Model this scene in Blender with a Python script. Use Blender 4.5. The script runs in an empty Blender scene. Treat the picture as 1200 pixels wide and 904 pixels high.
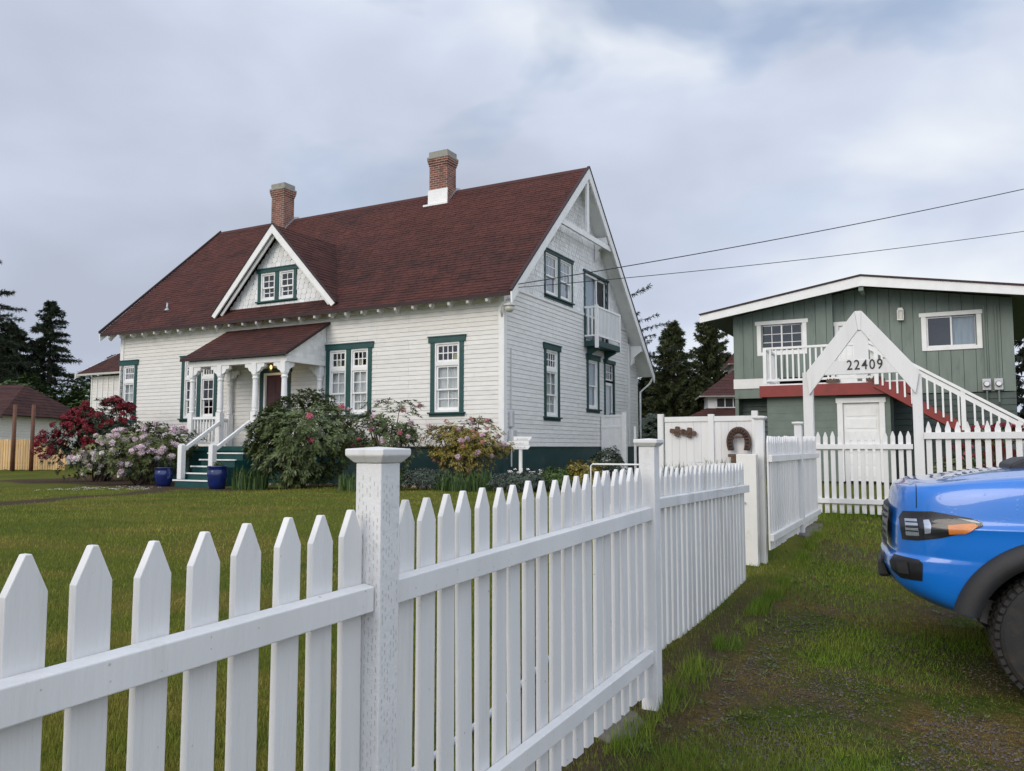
import bpy, bmesh, math, random
import numpy as np
from mathutils import Vector, Matrix
from mathutils.bvhtree import BVHTree

rad = math.radians
scene = bpy.context.scene
COL = scene.collection
EYE = 1.5

# ---------------------------------------------------------------- camera, sky, sun, exposure
cam_d = bpy.data.cameras.new('camera')
cam_d.sensor_width = 36.0
cam_d.lens = 28.2
cam_d.clip_start = 0.05
cam_d.clip_end = 6000.0
cam = bpy.data.objects.new('camera', cam_d)
COL.objects.link(cam)
cam.location = (0, 0, EYE)
cam.rotation_euler = (rad(90 + 4.41), 0, 0)
scene.camera = cam

SUN_EL, SUN_AZ = rad(28), rad(222)      # azimuth clockwise from +Y
sun_dir = Vector((math.sin(SUN_AZ) * math.cos(SUN_EL), math.cos(SUN_AZ) * math.cos(SUN_EL), math.sin(SUN_EL)))
sd = bpy.data.lights.new('sun', 'SUN')
sd.energy = 1.5
sd.angle = rad(38)
sd.color = (1.0, 0.89, 0.75)
so = bpy.data.objects.new('sun', sd)
COL.objects.link(so)
so.rotation_euler = sun_dir.to_track_quat('Z', 'Y').to_euler()
so.location = (-20, -20, 30)

world = bpy.data.worlds.new("World")
scene.world = world
world.use_nodes = True
wn, wl = world.node_tree.nodes, world.node_tree.links
wn.clear()
w_out = wn.new('ShaderNodeOutputWorld')
w_sky = wn.new('ShaderNodeTexSky')
w_sky.sky_type = 'NISHITA'
w_sky.sun_disc = False
w_sky.sun_elevation = SUN_EL
w_sky.sun_rotation = SUN_AZ
w_bg1 = wn.new('ShaderNodeBackground'); w_bg1.inputs[1].default_value = 0.15
wl.new(w_sky.outputs[0], w_bg1.inputs[0])
w_tc = wn.new('ShaderNodeTexCoord')
w_sep = wn.new('ShaderNodeSeparateXYZ'); wl.new(w_tc.outputs['Generated'], w_sep.inputs[0])

def wmath(op, a, b=None, c=None, clamp=False):
    n = wn.new('ShaderNodeMath'); n.operation = op; n.use_clamp = clamp
    for i, v in enumerate((a, b, c)):
        if v is None: continue
        if isinstance(v, (int, float)): n.inputs[i].default_value = v
        else: wl.new(v, n.inputs[i])
    return n.outputs[0]

def wnoise(vec, scale, detail, rough, dist=0.0):
    n = wn.new('ShaderNodeTexNoise')
    n.inputs['Scale'].default_value = scale; n.inputs['Detail'].default_value = detail
    n.inputs['Roughness'].default_value = rough; n.inputs['Distortion'].default_value = dist
    wl.new(vec, n.inputs['Vector']); return n.outputs['Fac']

def wramp(fac, stops):
    n = wn.new('ShaderNodeValToRGB'); e = n.color_ramp.elements
    for i, (p, c) in enumerate(stops):
        el = e[i] if i < 2 else e.new(p)
        el.position = p; el.color = (*c, 1)
    wl.new(fac, n.inputs[0]); return n.outputs[0]

def wscale(vec, s, off=(0, 0, 0)):
    n = wn.new('ShaderNodeVectorMath'); n.operation = 'MULTIPLY_ADD'
    wl.new(vec, n.inputs[0]); n.inputs[1].default_value = s; n.inputs[2].default_value = off
    return n.outputs[0]
DIRV = w_tc.outputs['Generated']
n_big = wnoise(wscale(DIRV, (1, 1, 1.7), (3.1, .4, .2)), 1.9, 3.0, 0.45, 0.25)
n_mid = wnoise(wscale(DIRV, (1, 1, 2.0), (1.3, 5.2, 2.0)), 4.2, 4.0, 0.48, 0.25)
n_gap = wnoise(wscale(DIRV, (1, 1, 2.2), (8.4, 2.1, 6.0)), 3.6, 4.0, 0.5, 0.3)
# the cloud sheet: darker slate to the left, brighter to the right and round the hidden sun behind the camera
shade = wmath('ADD', wmath('MULTIPLY', n_big, 0.62), wmath('MULTIPLY', n_mid, 0.38))
shade = wmath('ADD', shade, wmath('MULTIPLY', w_sep.outputs[0], 0.13))
cloud_col = wramp(shade, [(0.34, (0.480, 0.530, 0.645)), (0.46, (0.565, 0.625, 0.755)), (0.56, (0.655, 0.722, 0.862)), (0.68, (0.90, 0.94, 0.985))])
back = wmath('MULTIPLY', w_sep.outputs[1], -1.0)
glow = wmath('ADD', 1.0, wmath('MULTIPLY', wmath('MAXIMUM', back, 0.0), 1.0))
glow = wmath('ADD', glow, wmath('MULTIPLY', wmath('MAXIMUM', wmath('SUBTRACT', w_sep.outputs[2], 0.5), 0.0), 1.5))
w_bg2 = wn.new('ShaderNodeBackground')
wl.new(cloud_col, w_bg2.inputs[0]); wl.new(glow, w_bg2.inputs[1])
gap = wramp(n_gap, [(0.50, (0, 0, 0)), (0.66, (1, 1, 1))])
gap_hi = wramp(w_sep.outputs[2], [(0.18, (0, 0, 0)), (0.42, (1, 1, 1))])
w_mix = wn.new('ShaderNodeMixShader')
wl.new(wmath('MULTIPLY', wmath('MULTIPLY', gap, gap_hi), 0.55), w_mix.inputs[0])
wl.new(w_bg2.outputs[0], w_mix.inputs[1]); wl.new(w_bg1.outputs[0], w_mix.inputs[2])
wl.new(w_mix.outputs[0], w_out.inputs[0])

vs = scene.view_settings
vs.view_transform = 'Standard'; vs.look = 'None'; vs.exposure = 0.0; vs.gamma = 1.0; vs.use_curve_mapping = False
scene.cycles.max_bounces = 6
scene.cycles.transparent_max_bounces = 12

# ---------------------------------------------------------------- materials
def new_mat(name):
    m = bpy.data.materials.new(name); m.use_nodes = True
    nt = m.node_tree; nt.nodes.clear()
    o = nt.nodes.new('ShaderNodeOutputMaterial')
    b = nt.nodes.new('ShaderNodeBsdfPrincipled')
    nt.links.new(b.outputs[0], o.inputs[0])
    return m, nt, b

class NT:
    def __init__(s, nt): s.nt = nt
    def node(s, t, **kw):
        n = s.nt.nodes.new(t)
        for k, v in kw.items(): setattr(n, k, v)
        return n
    def link(s, a, b): s.nt.links.new(a, b)
    def math(s, op, a, b=None, clamp=False):
        n = s.node('ShaderNodeMath', operation=op, use_clamp=clamp)
        for i, v in enumerate((a, b)):
            if v is None: continue
            if isinstance(v, (int, float)): n.inputs[i].default_value = v
            else: s.link(v, n.inputs[i])
        return n.outputs[0]
    def noise(s, vec, scale, detail=4, rough=.55, dist=0, out='Fac'):
        n = s.node('ShaderNodeTexNoise')
        n.inputs['Scale'].default_value = scale; n.inputs['Detail'].default_value = detail
        n.inputs['Roughness'].default_value = rough; n.inputs['Distortion'].default_value = dist
        s.link(vec, n.inputs['Vector']); return n.outputs[out]
    def ramp(s, fac, p0, p1, c0=(0, 0, 0), c1=(1, 1, 1)):
        n = s.node('ShaderNodeValToRGB'); e = n.color_ramp.elements
        e[0].position, e[1].position = p0, p1
        e[0].color, e[1].color = (*c0, 1), (*c1, 1)
        s.link(fac, n.inputs[0]); return n.outputs[0]
    def mix(s, fac, a, b, mode='MIX'):
        n = s.node('ShaderNodeMix', data_type='RGBA', blend_type=mode)
        for sock, v in ((n.inputs['Factor'], fac), (n.inputs['A'], a), (n.inputs['B'], b)):
            if isinstance(v, (int, float)): sock.default_value = v
            elif isinstance(v, tuple): sock.default_value = (*v, 1)
            else: s.link(v, sock)
        return n.outputs['Result']
    def coords(s, vary=True):
        tc = s.node('ShaderNodeTexCoord')
        if not vary: return tc.outputs['Object']
        oi = s.node('ShaderNodeObjectInfo')
        m = s.math('MULTIPLY', oi.outputs['Random'], 60.0)
        a = s.node('ShaderNodeVectorMath', operation='ADD')
        s.link(tc.outputs['Object'], a.inputs[0]); s.link(m, a.inputs[1])
        return a.outputs[0]
    def scaled(s, vec, sc):
        a = s.node('ShaderNodeVectorMath', operation='MULTIPLY')
        s.link(vec, a.inputs[0]); a.inputs[1].default_value = sc
        return a.outputs[0]
    def bump(s, h, strength, dist=.01):
        b = s.node('ShaderNodeBump'); b.inputs['Strength'].default_value = strength
        b.inputs['Distance'].default_value = dist
        s.link(h, b.inputs['Height']); return b.outputs[0]

def pbr(name, col, rough=.6, var=.18, scale=6, bump=0.0, bscale=80, stretch=(1, 1, 1), island=0.0,
        dirt=None, specks=0.0, joints=False, metallic=0, coat=0, spec=.5, trans=0.0):
    """base colour with noise, optional per-island variation and a patchy second colour (dirt = colour, amount, scale, threshold)"""
    m, nt, b = new_mat(name); N = NT(nt)
    co = N.scaled(N.coords(), stretch)
    f = N.noise(co, scale, 5, .6)
    lo = tuple(c * (1 - var) for c in col); hi = tuple(min(1, c * (1 + var)) for c in col)
    c = N.ramp(f, .3, .7, lo, hi)
    if island:
        g = N.node('ShaderNodeNewGeometry')
        v = N.math('ADD', N.math('MULTIPLY', g.outputs['Random Per Island'], 2 * island), 1 - island)
        cm = N.node('ShaderNodeCombineXYZ')
        for i in range(3): N.link(v, cm.inputs[i])
        c = N.mix(1.0, c, cm.outputs[0], 'MULTIPLY')
    if dirt:
        dcol, amt, dsc, th = dirt
        d = N.noise(co, dsc, 6, .65)
        d = N.ramp(d, th, th + .16)
        c = N.mix(N.math('MULTIPLY', d, amt), c, dcol)
    if joints:                                    # butt joints between the boards, with a little rust below some
        sp = N.node('ShaderNodeSeparateXYZ'); N.link(N.coords(False), sp.inputs[0]); cv = N.node('ShaderNodeCombineXYZ')
        N.link(N.math('ADD', N.math('MULTIPLY', sp.outputs[0], 1.0), N.math('MULTIPLY', sp.outputs[1], 1.0)), cv.inputs[0]); N.link(N.math('SUBTRACT', sp.outputs[2], 1.02), cv.inputs[1])
        br = N.node('ShaderNodeTexBrick', offset=.37, offset_frequency=3, squash=.8, squash_frequency=5); N.link(cv.outputs[0], br.inputs[0])
        br.inputs['Scale'].default_value = 1; br.inputs['Brick Width'].default_value = 2.9; br.inputs['Row Height'].default_value = .118; br.inputs['Mortar Size'].default_value = .0035
        br.inputs['Color1'].default_value = (1, 1, 1, 1); br.inputs['Color2'].default_value = (.93, .925, .91, 1); br.inputs['Mortar'].default_value = (.55, .53, .49, 1)
        c = N.mix(1.0, c, br.outputs[0], 'MULTIPLY')
        ru = N.ramp(N.noise(N.scaled(N.coords(False), (3.0, 3.0, .8)), 2.2, 5, .7), .66, .80)
        c = N.mix(N.math('MULTIPLY', ru, .38), c, (.46, .36, .25))
    if specks:
        v = N.node('ShaderNodeTexVoronoi'); v.inputs['Scale'].default_value = 16; N.link(N.coords(), v.inputs['Vector'])
        s_ = N.math('MULTIPLY', N.ramp(v.outputs['Distance'], .045, .085, (1, 1, 1), (0, 0, 0)), N.ramp(N.noise(N.coords(), 9, 2), .52, .58))
        c = N.mix(N.math('MULTIPLY', s_, specks), c, (.16, .13, .10))
    N.link(c, b.inputs['Base Color'])
    b.inputs['Roughness'].default_value = rough
    b.inputs['Metallic'].default_value = metallic
    b.inputs['Specular IOR Level'].default_value = spec
    b.inputs['Coat Weight'].default_value = coat
    b.inputs['Coat Roughness'].default_value = .05
    if trans:
        t = N.node('ShaderNodeBsdfTranslucent'); N.link(c, t.inputs[0])
        mx = N.node('ShaderNodeMixShader'); mx.inputs[0].default_value = trans
        out = [n for n in nt.nodes if n.type == 'OUTPUT_MATERIAL'][0]
        N.link(b.outputs[0], mx.inputs[1]); N.link(t.outputs[0], mx.inputs[2]); N.link(mx.outputs[0], out.inputs[0])
    if bump:
        N.link(N.bump(N.noise(co, bscale, 4, .6), bump), b.inputs['Normal'])
    return m

def glass_mat(name, tint=(.9, .93, .95), refl=1.0):
    m = bpy.data.materials.new(name); m.use_nodes = True
    nt = m.node_tree; nt.nodes.clear(); N = NT(nt)
    o = N.node('ShaderNodeOutputMaterial')
    t = N.node('ShaderNodeBsdfTransparent'); t.inputs[0].default_value = (*tint, 1)
    g = N.node('ShaderNodeBsdfGlossy'); g.inputs['Roughness'].default_value = .02
    N.link(N.bump(N.noise(N.coords(), 1.6, 2), .05, .05), g.inputs['Normal'])
    fr = N.node('ShaderNodeFresnel'); fr.inputs[0].default_value = 1.5
    mx = N.node('ShaderNodeMixShader')
    gm = N.node('ShaderNodeNewGeometry')
    N.link(N.math('MULTIPLY', N.math('MULTIPLY', N.math('ADD', fr.outputs[0], .05), refl, True), N.math('SUBTRACT', 1.0, gm.outputs['Backfacing'])), mx.inputs[0])
    N.link(t.outputs[0], mx.inputs[1]); N.link(g.outputs[0], mx.inputs[2]); N.link(mx.outputs[0], o.inputs[0])
    return m

def emit_mat(name, col, s):
    m, nt, b = new_mat(name)
    b.inputs['Base Color'].default_value = (*col, 1)
    b.inputs['Emission Color'].default_value = (*col, 1); b.inputs['Emission Strength'].default_value = s
    return m

def brick_mat(name):
    m, nt, b = new_mat(name); N = NT(nt)
    tc = N.node('ShaderNodeTexCoord')
    sep = N.node('ShaderNodeSeparateXYZ'); N.link(tc.outputs['Object'], sep.inputs[0])
    cm = N.node('ShaderNodeCombineXYZ')
    N.link(N.math('ADD', sep.outputs[0], sep.outputs[1]), cm.inputs[0]); N.link(sep.outputs[2], cm.inputs[1])
    br = N.node('ShaderNodeTexBrick')
    N.link(cm.outputs[0], br.inputs[0])
    br.inputs['Scale'].default_value = 1; br.inputs['Brick Width'].default_value = .21; br.inputs['Row Height'].default_value = .075
    br.inputs['Mortar Size'].default_value = .012; br.inputs['Mortar Smooth'].default_value = .3
    br.inputs['Color1'].default_value = (.27, .085, .05, 1); br.inputs['Color2'].default_value = (.135, .045, .03, 1)
    br.inputs['Mortar'].default_value = (.30, .25, .21, 1)
    f = N.noise(tc.outputs['Object'], 3, 5)
    c = N.mix(N.ramp(f, .5, .75), br.outputs[0], (.10, .05, .035))
    N.link(c, b.inputs['Base Color']); b.inputs['Roughness'].default_value = .9
    N.link(N.bump(br.outputs['Fac'], -.6, .01), b.inputs['Normal'])
    return m

def roof_mat(name, col, dark, island=.22):
    m, nt, b = new_mat(name); N = NT(nt)
    co = N.coords(False)
    g = N.node('ShaderNodeNewGeometry')
    sp = N.node('ShaderNodeSeparateXYZ'); N.link(co, sp.inputs[0])
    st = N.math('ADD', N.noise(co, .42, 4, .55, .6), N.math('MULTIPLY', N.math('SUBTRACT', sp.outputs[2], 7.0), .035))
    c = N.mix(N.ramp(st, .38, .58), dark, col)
    c = N.mix(N.ramp(N.noise(co, 2.3, 5, .6), .35, .75), c, tuple(x * 1.22 for x in col))
    v = N.math('ADD', N.math('MULTIPLY', g.outputs['Random Per Island'], 2 * island), 1 - island)
    cm = N.node('ShaderNodeCombineXYZ')
    for i in range(3): N.link(v, cm.inputs[i])
    c = N.mix(1.0, c, cm.outputs[0], 'MULTIPLY')
    c = N.mix(N.math('MULTIPLY', N.ramp(N.noise(co, 160, 2), .4, .7), .35), c, (.16, .09, .085))
    N.link(c, b.inputs['Base Color']); b.inputs['Roughness'].default_value = .93
    b.inputs['Specular IOR Level'].default_value = .25
    N.link(N.bump(N.noise(co, 220, 2), .5, .004), b.inputs['Normal'])
    return m

M = {}
M['siding'] = pbr('white_clapboard_paint', (.76, .74, .69), .55, .07, 3.0, .15, 40, (1, 1, 5), dirt=((.50, .48, .43), .55, 4.0, .60), joints=True)
M['siding_gable'] = pbr('weathered_white_paint', (.765, .755, .735), .6, .09, 3.0, .2, 40, (1, 1, 5), dirt=((.40, .38, .35), .6, 5.0, .57), joints=True)
M['shingle_white'] = pbr('white_shingle_paint', (.76, .76, .745), .65, .08, 4, .2, 60, island=.09)
M['tail'] = pbr('greyed_rafter_paint', (.55, .54, .50), .7, .2, 5, .2, 40, dirt=((.25, .23, .2), .6, 7, .5))
M['white'] = pbr('white_trim_paint', (.79, .785, .76), .5, .06, 4, .1, 50, dirt=((.5, .48, .44), .35, 6, .64))
M['fence'] = pbr('white_fence_paint', (.715, .705, .685), .5, .07, 3.0, .25, 60, (1, 1, .12), dirt=((.44, .42, .37), .5, 7, .60), specks=.55)
M['fence_old'] = pbr('weathered_fence_paint', (.66, .66, .645), .6, .10, 3.0, .35, 60, (1, 1, .15), dirt=((.36, .34, .30), .6, 5, .55), specks=.6)
M['post_incised'] = pbr('incised_post_paint', (.69, .685, .67), .6, .06, 3, .2, 70, dirt=((.42, .39, .35), .5, 8, .60))
M['slot'] = pbr('incision_shadow_grime', (.50, .49, .47), .8)
M['cream'] = pbr('cream_board_paint', (.76, .74, .68), .55, .07, 2, .1, 30, dirt=((.4, .37, .3), .5, 5, .62))
M['teal'] = pbr('dark_teal_paint', (.005, .058, .053), .45, .2, 5, .1, 40)
M['teal_dark'] = pbr('faded_teal_paint', (.006, .045, .043), .55, .25, 4, .1, 40, dirt=((.05, .06, .055), .5, 3, .55))
M['foundation'] = pbr('foundation_teal_paint', (.007, .038, .038), .6, .25, 3, .2, 25, dirt=((.06, .07, .065), .5, 2.5, .55))
M['glass'] = glass_mat('window_glass')
M['glass_sky'] = glass_mat('mirror_window_glass', (.75, .80, .85), 2.2)
M['curtain'] = pbr('lace_curtain', (.66, .63, .56), .9, .18, 3, .2, 12, (9, 9, .6))
M['curtain_grey'] = pbr('grey_blind', (.34, .38, .40), .9, .15, 3, .2, 12, (6, 6, .6))
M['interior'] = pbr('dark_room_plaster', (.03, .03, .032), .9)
M['stained'] = pbr('amber_stained_glass', (.42, .36, .18), .4)
M['door_red'] = pbr('oxblood_door_paint', (.065, .012, .012), .4, .2, 4)
M['roof'] = roof_mat('red_asphalt_shingles', (.066, .0200, .0140), (.030, .0110, .0092), .20)
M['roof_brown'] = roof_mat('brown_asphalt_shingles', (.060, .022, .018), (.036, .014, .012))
M['roof_edge'] = pbr('dark_drip_edge', (.03, .012, .012), .7)
M['brick'] = brick_mat('red_chimney_brick')
M['concrete'] = pbr('mossy_concrete_cap', (.30, .29, .25), .9, .25, 6, .3, 40, dirt=((.08, .09, .06), .6, 6, .5))
M['kerb'] = pbr('dark_damp_concrete', (.13, .12, .10), .95, .3, 8, .4, 40)
M['metal'] = pbr('galvanised_flashing', (.42, .43, .45), .45, .15, 4, metallic=.7)
M['grey_box'] = pbr('grey_meter_box_paint', (.50, .51, .52), .5, .08, 5)
M['sage'] = pbr('sage_green_board_paint', (.165, .205, .172), .6, .13, 2.4, .2, 40, (2, 2, .4), dirt=((.075, .105, .085), .6, 2.2, .55))
M['sage_block'] = pbr('sage_green_block_paint', (.145, .182, .152), .7, .13, 3, .3, 30)
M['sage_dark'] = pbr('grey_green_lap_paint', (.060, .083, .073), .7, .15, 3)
M['barn_red'] = pbr('barn_red_fascia_paint', (.22, .022, .016), .5, .15, 4)
M['soffit'] = pbr('grey_soffit_board', (.09, .11, .10), .8)
M['blue_pot'] = pbr('cobalt_glazed_pot', (.007, .018, .105), .2, .3, 4, coat=.5)
M['wood'] = pbr('carved_brown_wood', (.105, .060, .036), .7, .35, 6, .4, 30)
M['cedar'] = pbr('raw_cedar_picket', (.66, .43, .19), .7, .18, 5, .2, 40, (1, 1, .2), island=.12)
M['rust_pole'] = pbr('rusty_brown_pole', (.12, .048, .024), .7, .3, 5)
M['rope'] = pbr('weathered_brown_rope', (.080, .048, .036), .85, .3, 14, .5, 60)
M['wire'] = pbr('black_cable_sheath', (.02, .02, .022), .6)
M['pvc'] = pbr('grey_pvc_pipe', (.42, .45, .48), .5)
M['black'] = pbr('black_number_paint', (.012, .012, .013), .5)
M['bark'] = pbr('conifer_bark', (.055, .042, .034), .95, .3, 6, .5, 20)
M['twig'] = pbr('rhododendron_stem', (.09, .06, .042), .9, .3, 6)
M['needle_dark'] = pbr('dark_spruce_needles', (.030, .040, .023), .8, .3, 1.2, island=.45, spec=.15)
M['needle_mid'] = pbr('olive_cedar_needles', (.052, .064, .027), .8, .3, 1.0, island=.45, spec=.15)
M['needle_grey'] = pbr('grey_spruce_needles', (.036, .044, .034), .8, .3, 1.2, island=.45, spec=.15)
M['leaf_bush'] = pbr('hedge_leaves', (.040, .070, .016), .6, .3, 1.2, island=.5, spec=.3)
M['leaf_rhodo'] = pbr('rhododendron_leaves', (.085, .112, .036), .45, .25, 2, island=.5, spec=.45)
M['leaf_rhodo_dark'] = pbr('dark_rhododendron_leaves', (.026, .042, .018), .45, .25, 2, island=.5, spec=.45)
M['leaf_rhodo_light'] = pbr('pale_rhododendron_leaves', (.110, .130, .038), .5, .25, 2, island=.45, spec=.4)
M['leaf_gold'] = pbr('golden_azalea_leaves', (.205, .165, .030), .5, .25, 2, island=.5, spec=.4)
M['leaf_iris'] = pbr('strappy_iris_leaves', (.050, .090, .022), .5, .25, 2, island=.4, spec=.4)
M['leaf_bluish'] = pbr('grey_lavender_foliage', (.065, .085, .062), .7, .25, 2, island=.4)
M['leaf_fresh'] = pbr('fresh_green_foliage', (.070, .120, .022), .6, .25, 2, island=.45)
M['fl_red'] = pbr('crimson_blossom', (.170, .003, .011), .6, .2, 3, island=.4)
M['fl_pink'] = pbr('pale_pink_blossom', (.66, .50, .55), .6, .15, 3, island=.2)
M['fl_white'] = pbr('blush_white_blossom', (.72, .63, .60), .6, .12, 3, island=.15)
M['fl_rose'] = pbr('rose_pink_blossom', (.55, .13, .19), .6, .2, 3, island=.3)
M['fl_salmon'] = pbr('salmon_blossom', (.55, .22, .17), .6, .2, 3, island=.3)
M['fl_lilac'] = pbr('lilac_pink_blossom', (.60, .40, .47), .6, .2, 3, island=.2)
M['stone'] = pbr('pinkish_edging_stone', (.34, .25, .20), .9, .3, 9, .4, 40)
M['soil'] = pbr('bark_mulch_soil', (.055, .036, .026), .95, .4, 12, .8, 30)
M['petal_fall'] = pbr('fallen_white_petals', (.62, .56, .54), .8)
M['cushion'] = pbr('blue_cushion_cloth', (.05, .09, .2), .9)

# ---------------------------------------------------------------- mesh helpers
class MB:
    """collects faces, then becomes ONE mesh object"""
    def __init__(s, T=None): s.v = []; s.f = []; s.T = T
    def add(s, pts, faces):
        b = len(s.v)
        s.v += [s.T(*p) if s.T else tuple(p) for p in pts]
        s.f += [tuple(b + i for i in f) for f in faces]
        return s
    def box(s, x0, x1, y0, y1, z0, z1):
        return s.add([(x0, y0, z0), (x1, y0, z0), (x1, y1, z0), (x0, y1, z0), (x0, y0, z1), (x1, y0, z1), (x1, y1, z1), (x0, y1, z1)],
                     [(0, 3, 2, 1), (4, 5, 6, 7), (0, 1, 5, 4), (1, 2, 6, 5), (2, 3, 7, 6), (3, 0, 4, 7)])
    def quad(s, a, b, c, d): return s.add([a, b, c, d], [(0, 1, 2, 3)])
    def poly(s, pts): return s.add(pts, [tuple(range(len(pts)))])
    def prism(s, poly, axis, a, b):
        """2D polygon extruded along axis; the two other axes in xyz order"""
        n = len(poly)
        def P(p, t):
            if axis == 0: return (t, p[0], p[1])
            if axis == 1: return (p[0], t, p[1])
            return (p[0], p[1], t)
        pts = [P(p, a) for p in poly] + [P(p, b) for p in poly]
        fs = [tuple(range(n - 1, -1, -1)), tuple(range(n, 2 * n))] + [(i, (i + 1) % n, n + (i + 1) % n, n + i) for i in range(n)]
        return s.add(pts, fs)
    def beam(s, p, q, w, h, up=(0, 0, 1)):
        """rectangular bar from p to q"""
        p, q = Vector(p), Vector(q); d = (q - p).normalized(); u = Vector(up)
        sx = d.cross(u).normalized() * (w / 2); sz = sx.cross(d).normalized() * (h / 2)
        pts = [p - sx - sz, p + sx - sz, p + sx + sz, p - sx + sz, q - sx - sz, q + sx - sz, q + sx + sz, q - sx + sz]
        return s.add([tuple(v) for v in pts], [(0, 3, 2, 1), (4, 5, 6, 7), (0, 1, 5, 4), (1, 2, 6, 5), (2, 3, 7, 6), (3, 0, 4, 7)])
    def tube(s, pts, r, n=8, cap=True):
        pts = [Vector(p) for p in pts]
        rs = r if isinstance(r, (list, tuple)) else [r] * len(pts)
        V = []; F = []
        prev = None
        for i, p in enumerate(pts):
            d = (pts[min(i + 1, len(pts) - 1)] - pts[max(i - 1, 0)]).normalized()
            ref = prev if prev is not None else (Vector((0, 0, 1)) if abs(d.z) < .9 else Vector((1, 0, 0)))
            a = (ref - d * ref.dot(d)).normalized(); prev = a; b = d.cross(a)
            for k in range(n):
                t = 2 * math.pi * k / n
                V.append(tuple(p + (a * math.cos(t) + b * math.sin(t)) * rs[i]))
        for i in range(len(pts) - 1):
            for k in range(n):
                F.append((i * n + k, i * n + (k + 1) % n, (i + 1) * n + (k + 1) % n, (i + 1) * n + k))
        if cap:
            F.append(tuple(range(n - 1, -1, -1))); F.append(tuple((len(pts) - 1) * n + k for k in range(n)))
        return s.add(V, F)
    def lathe(s, prof, c=(0, 0, 0), n=16, axis=2):
        V = []; F = []
        for r, z in prof:
            for k in range(n):
                t = 2 * math.pi * k / n
                a, b = r * math.cos(t), r * math.sin(t)
                V.append((c[0] + a, c[1] + b, c[2] + z) if axis == 2 else (c[0] + a, c[1] + z, c[2] + b))
        for i in range(len(prof) - 1):
            for k in range(n):
                F.append((i * n + k, i * n + (k + 1) % n, (i + 1) * n + (k + 1) % n, (i + 1) * n + k))
        F.append(tuple(range(n - 1, -1, -1))); F.append(tuple((len(prof) - 1) * n + k for k in range(n)))
        return s.add(V, F)
    def build(s, name, mat, parent=None, off=(0, 0, 0), smooth=False, bevel=0.0, fix=True):
        me = bpy.data.meshes.new(name)
        v = [(p[0] + off[0], p[1] + off[1], p[2] + off[2]) for p in s.v]
        me.from_pydata(v, [], s.f)
        if fix:
            bm = bmesh.new(); bm.from_mesh(me); bmesh.ops.recalc_face_normals(bm, faces=bm.faces); bm.to_mesh(me); bm.free()
        me.update()
        if mat: me.materials.append(mat)
        if smooth: me.polygons.foreach_set('use_smooth', [True] * len(me.polygons))
        o = bpy.data.objects.new(name, me); COL.objects.link(o)
        if parent: o.parent = parent
        if bevel:
            bv = o.modifiers.new('edge', 'BEVEL'); bv.width = bevel; bv.segments = 2; bv.limit_method = 'ANGLE'
        return o

def np_mesh(name, verts, faces_n, mat, parent=None, smooth=False):
    """verts (N,3); all faces have faces_n consecutive vertices"""
    verts = np.asarray(verts, dtype=np.float32); n = len(verts); k = n // faces_n
    me = bpy.data.meshes.new(name)
    me.vertices.add(n); me.vertices.foreach_set('co', verts.ravel())
    me.loops.add(n); me.loops.foreach_set('vertex_index', np.arange(n, dtype=np.int32))
    me.polygons.add(k); me.polygons.foreach_set('loop_start', np.arange(0, n, faces_n, dtype=np.int32))
    me.polygons.foreach_set('loop_total', np.full(k, faces_n, dtype=np.int32))
    me.update(calc_edges=True)
    me.materials.append(mat)
    o = bpy.data.objects.new(name, me); COL.objects.link(o)
    if parent: o.parent = parent
    return o

def tag(o, label=None, cat=None, group=None, kind=None):
    if label: o['label'] = label
    if cat: o['category'] = cat
    if group: o['group'] = group
    if kind: o['kind'] = kind
    return o

def thing(name, label, cat, loc=(0, 0, 0), rz=0.0, group=None):
    o = bpy.data.objects.new(name, None); o.empty_display_size = .2; COL.objects.link(o)
    o.location = loc; o.rotation_euler = (0, 0, rz)
    return tag(o, label, cat, group)

def inst(src, parent, loc=(0, 0, 0)):
    c = src.copy(); COL.objects.link(c); c.parent = parent; c.location = loc
    return c

YAW = rad(-28.104)
RX, RY = math.cos(YAW), math.sin(YAW)          # house 'right' direction
GX, GY = -math.sin(YAW), math.cos(YAW)         # house 'back' direction
HO = (-0.2128, 20.0)                            # front right corner of the white house
def hw(X, Y):
    return (HO[0] + RX * X + GX * Y, HO[1] + RY * X + GY * Y)

# ---------------------------------------------------------------- ground
_gy = np.array([-60, 0, 4.3, 6.8, 8.2, 9.2, 11.8, 15, 19, 26, 33, 60, 4000.])
_gz = np.array([-1.6, -1.47, -1.36, -1.28, -1.20, -1.06, -.985, -.97, -.96, -.97, -.78, -.75, -.75])
def sstep(a, b, x):
    t = np.clip((x - a) / (b - a), 0, 1); return t * t * (3 - 2 * t)
def gh(x, y):
    x = np.asarray(x, dtype=float); y = np.asarray(y, dtype=float)
    z = np.interp(y, _gy, _gz) + EYE
    fx = .73 + .534 * (y - 4.29)                                 # the fence line
    z = z - .055 * np.clip(x - fx - .1, 0, 3.0) * (1 - sstep(6.5, 11, y))
    z = z - .06 * (1 - sstep(-8, -2, x)) * sstep(14, 20, y) * (1 - sstep(28, 33, y))
    z = z + .10 * sstep(21, 24, y) * sstep(5, 7, x)
    z = z + .018 * np.sin(x * 1.7 + y * .6) * np.sin(y * 1.1 - x * .4) * (1 - sstep(30, 60, y))
    return z
def gz(x, y): return float(gh(x, y))
def to_h(x, y):
    dx, dy = x - HO[0], y - HO[1]
    return dx * RX + dy * RY, dx * GX + dy * GY
def fence_n(x, y):
    return (x - .73) * RX + (y - 4.29) * RY                       # distance right of the fence line

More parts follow.
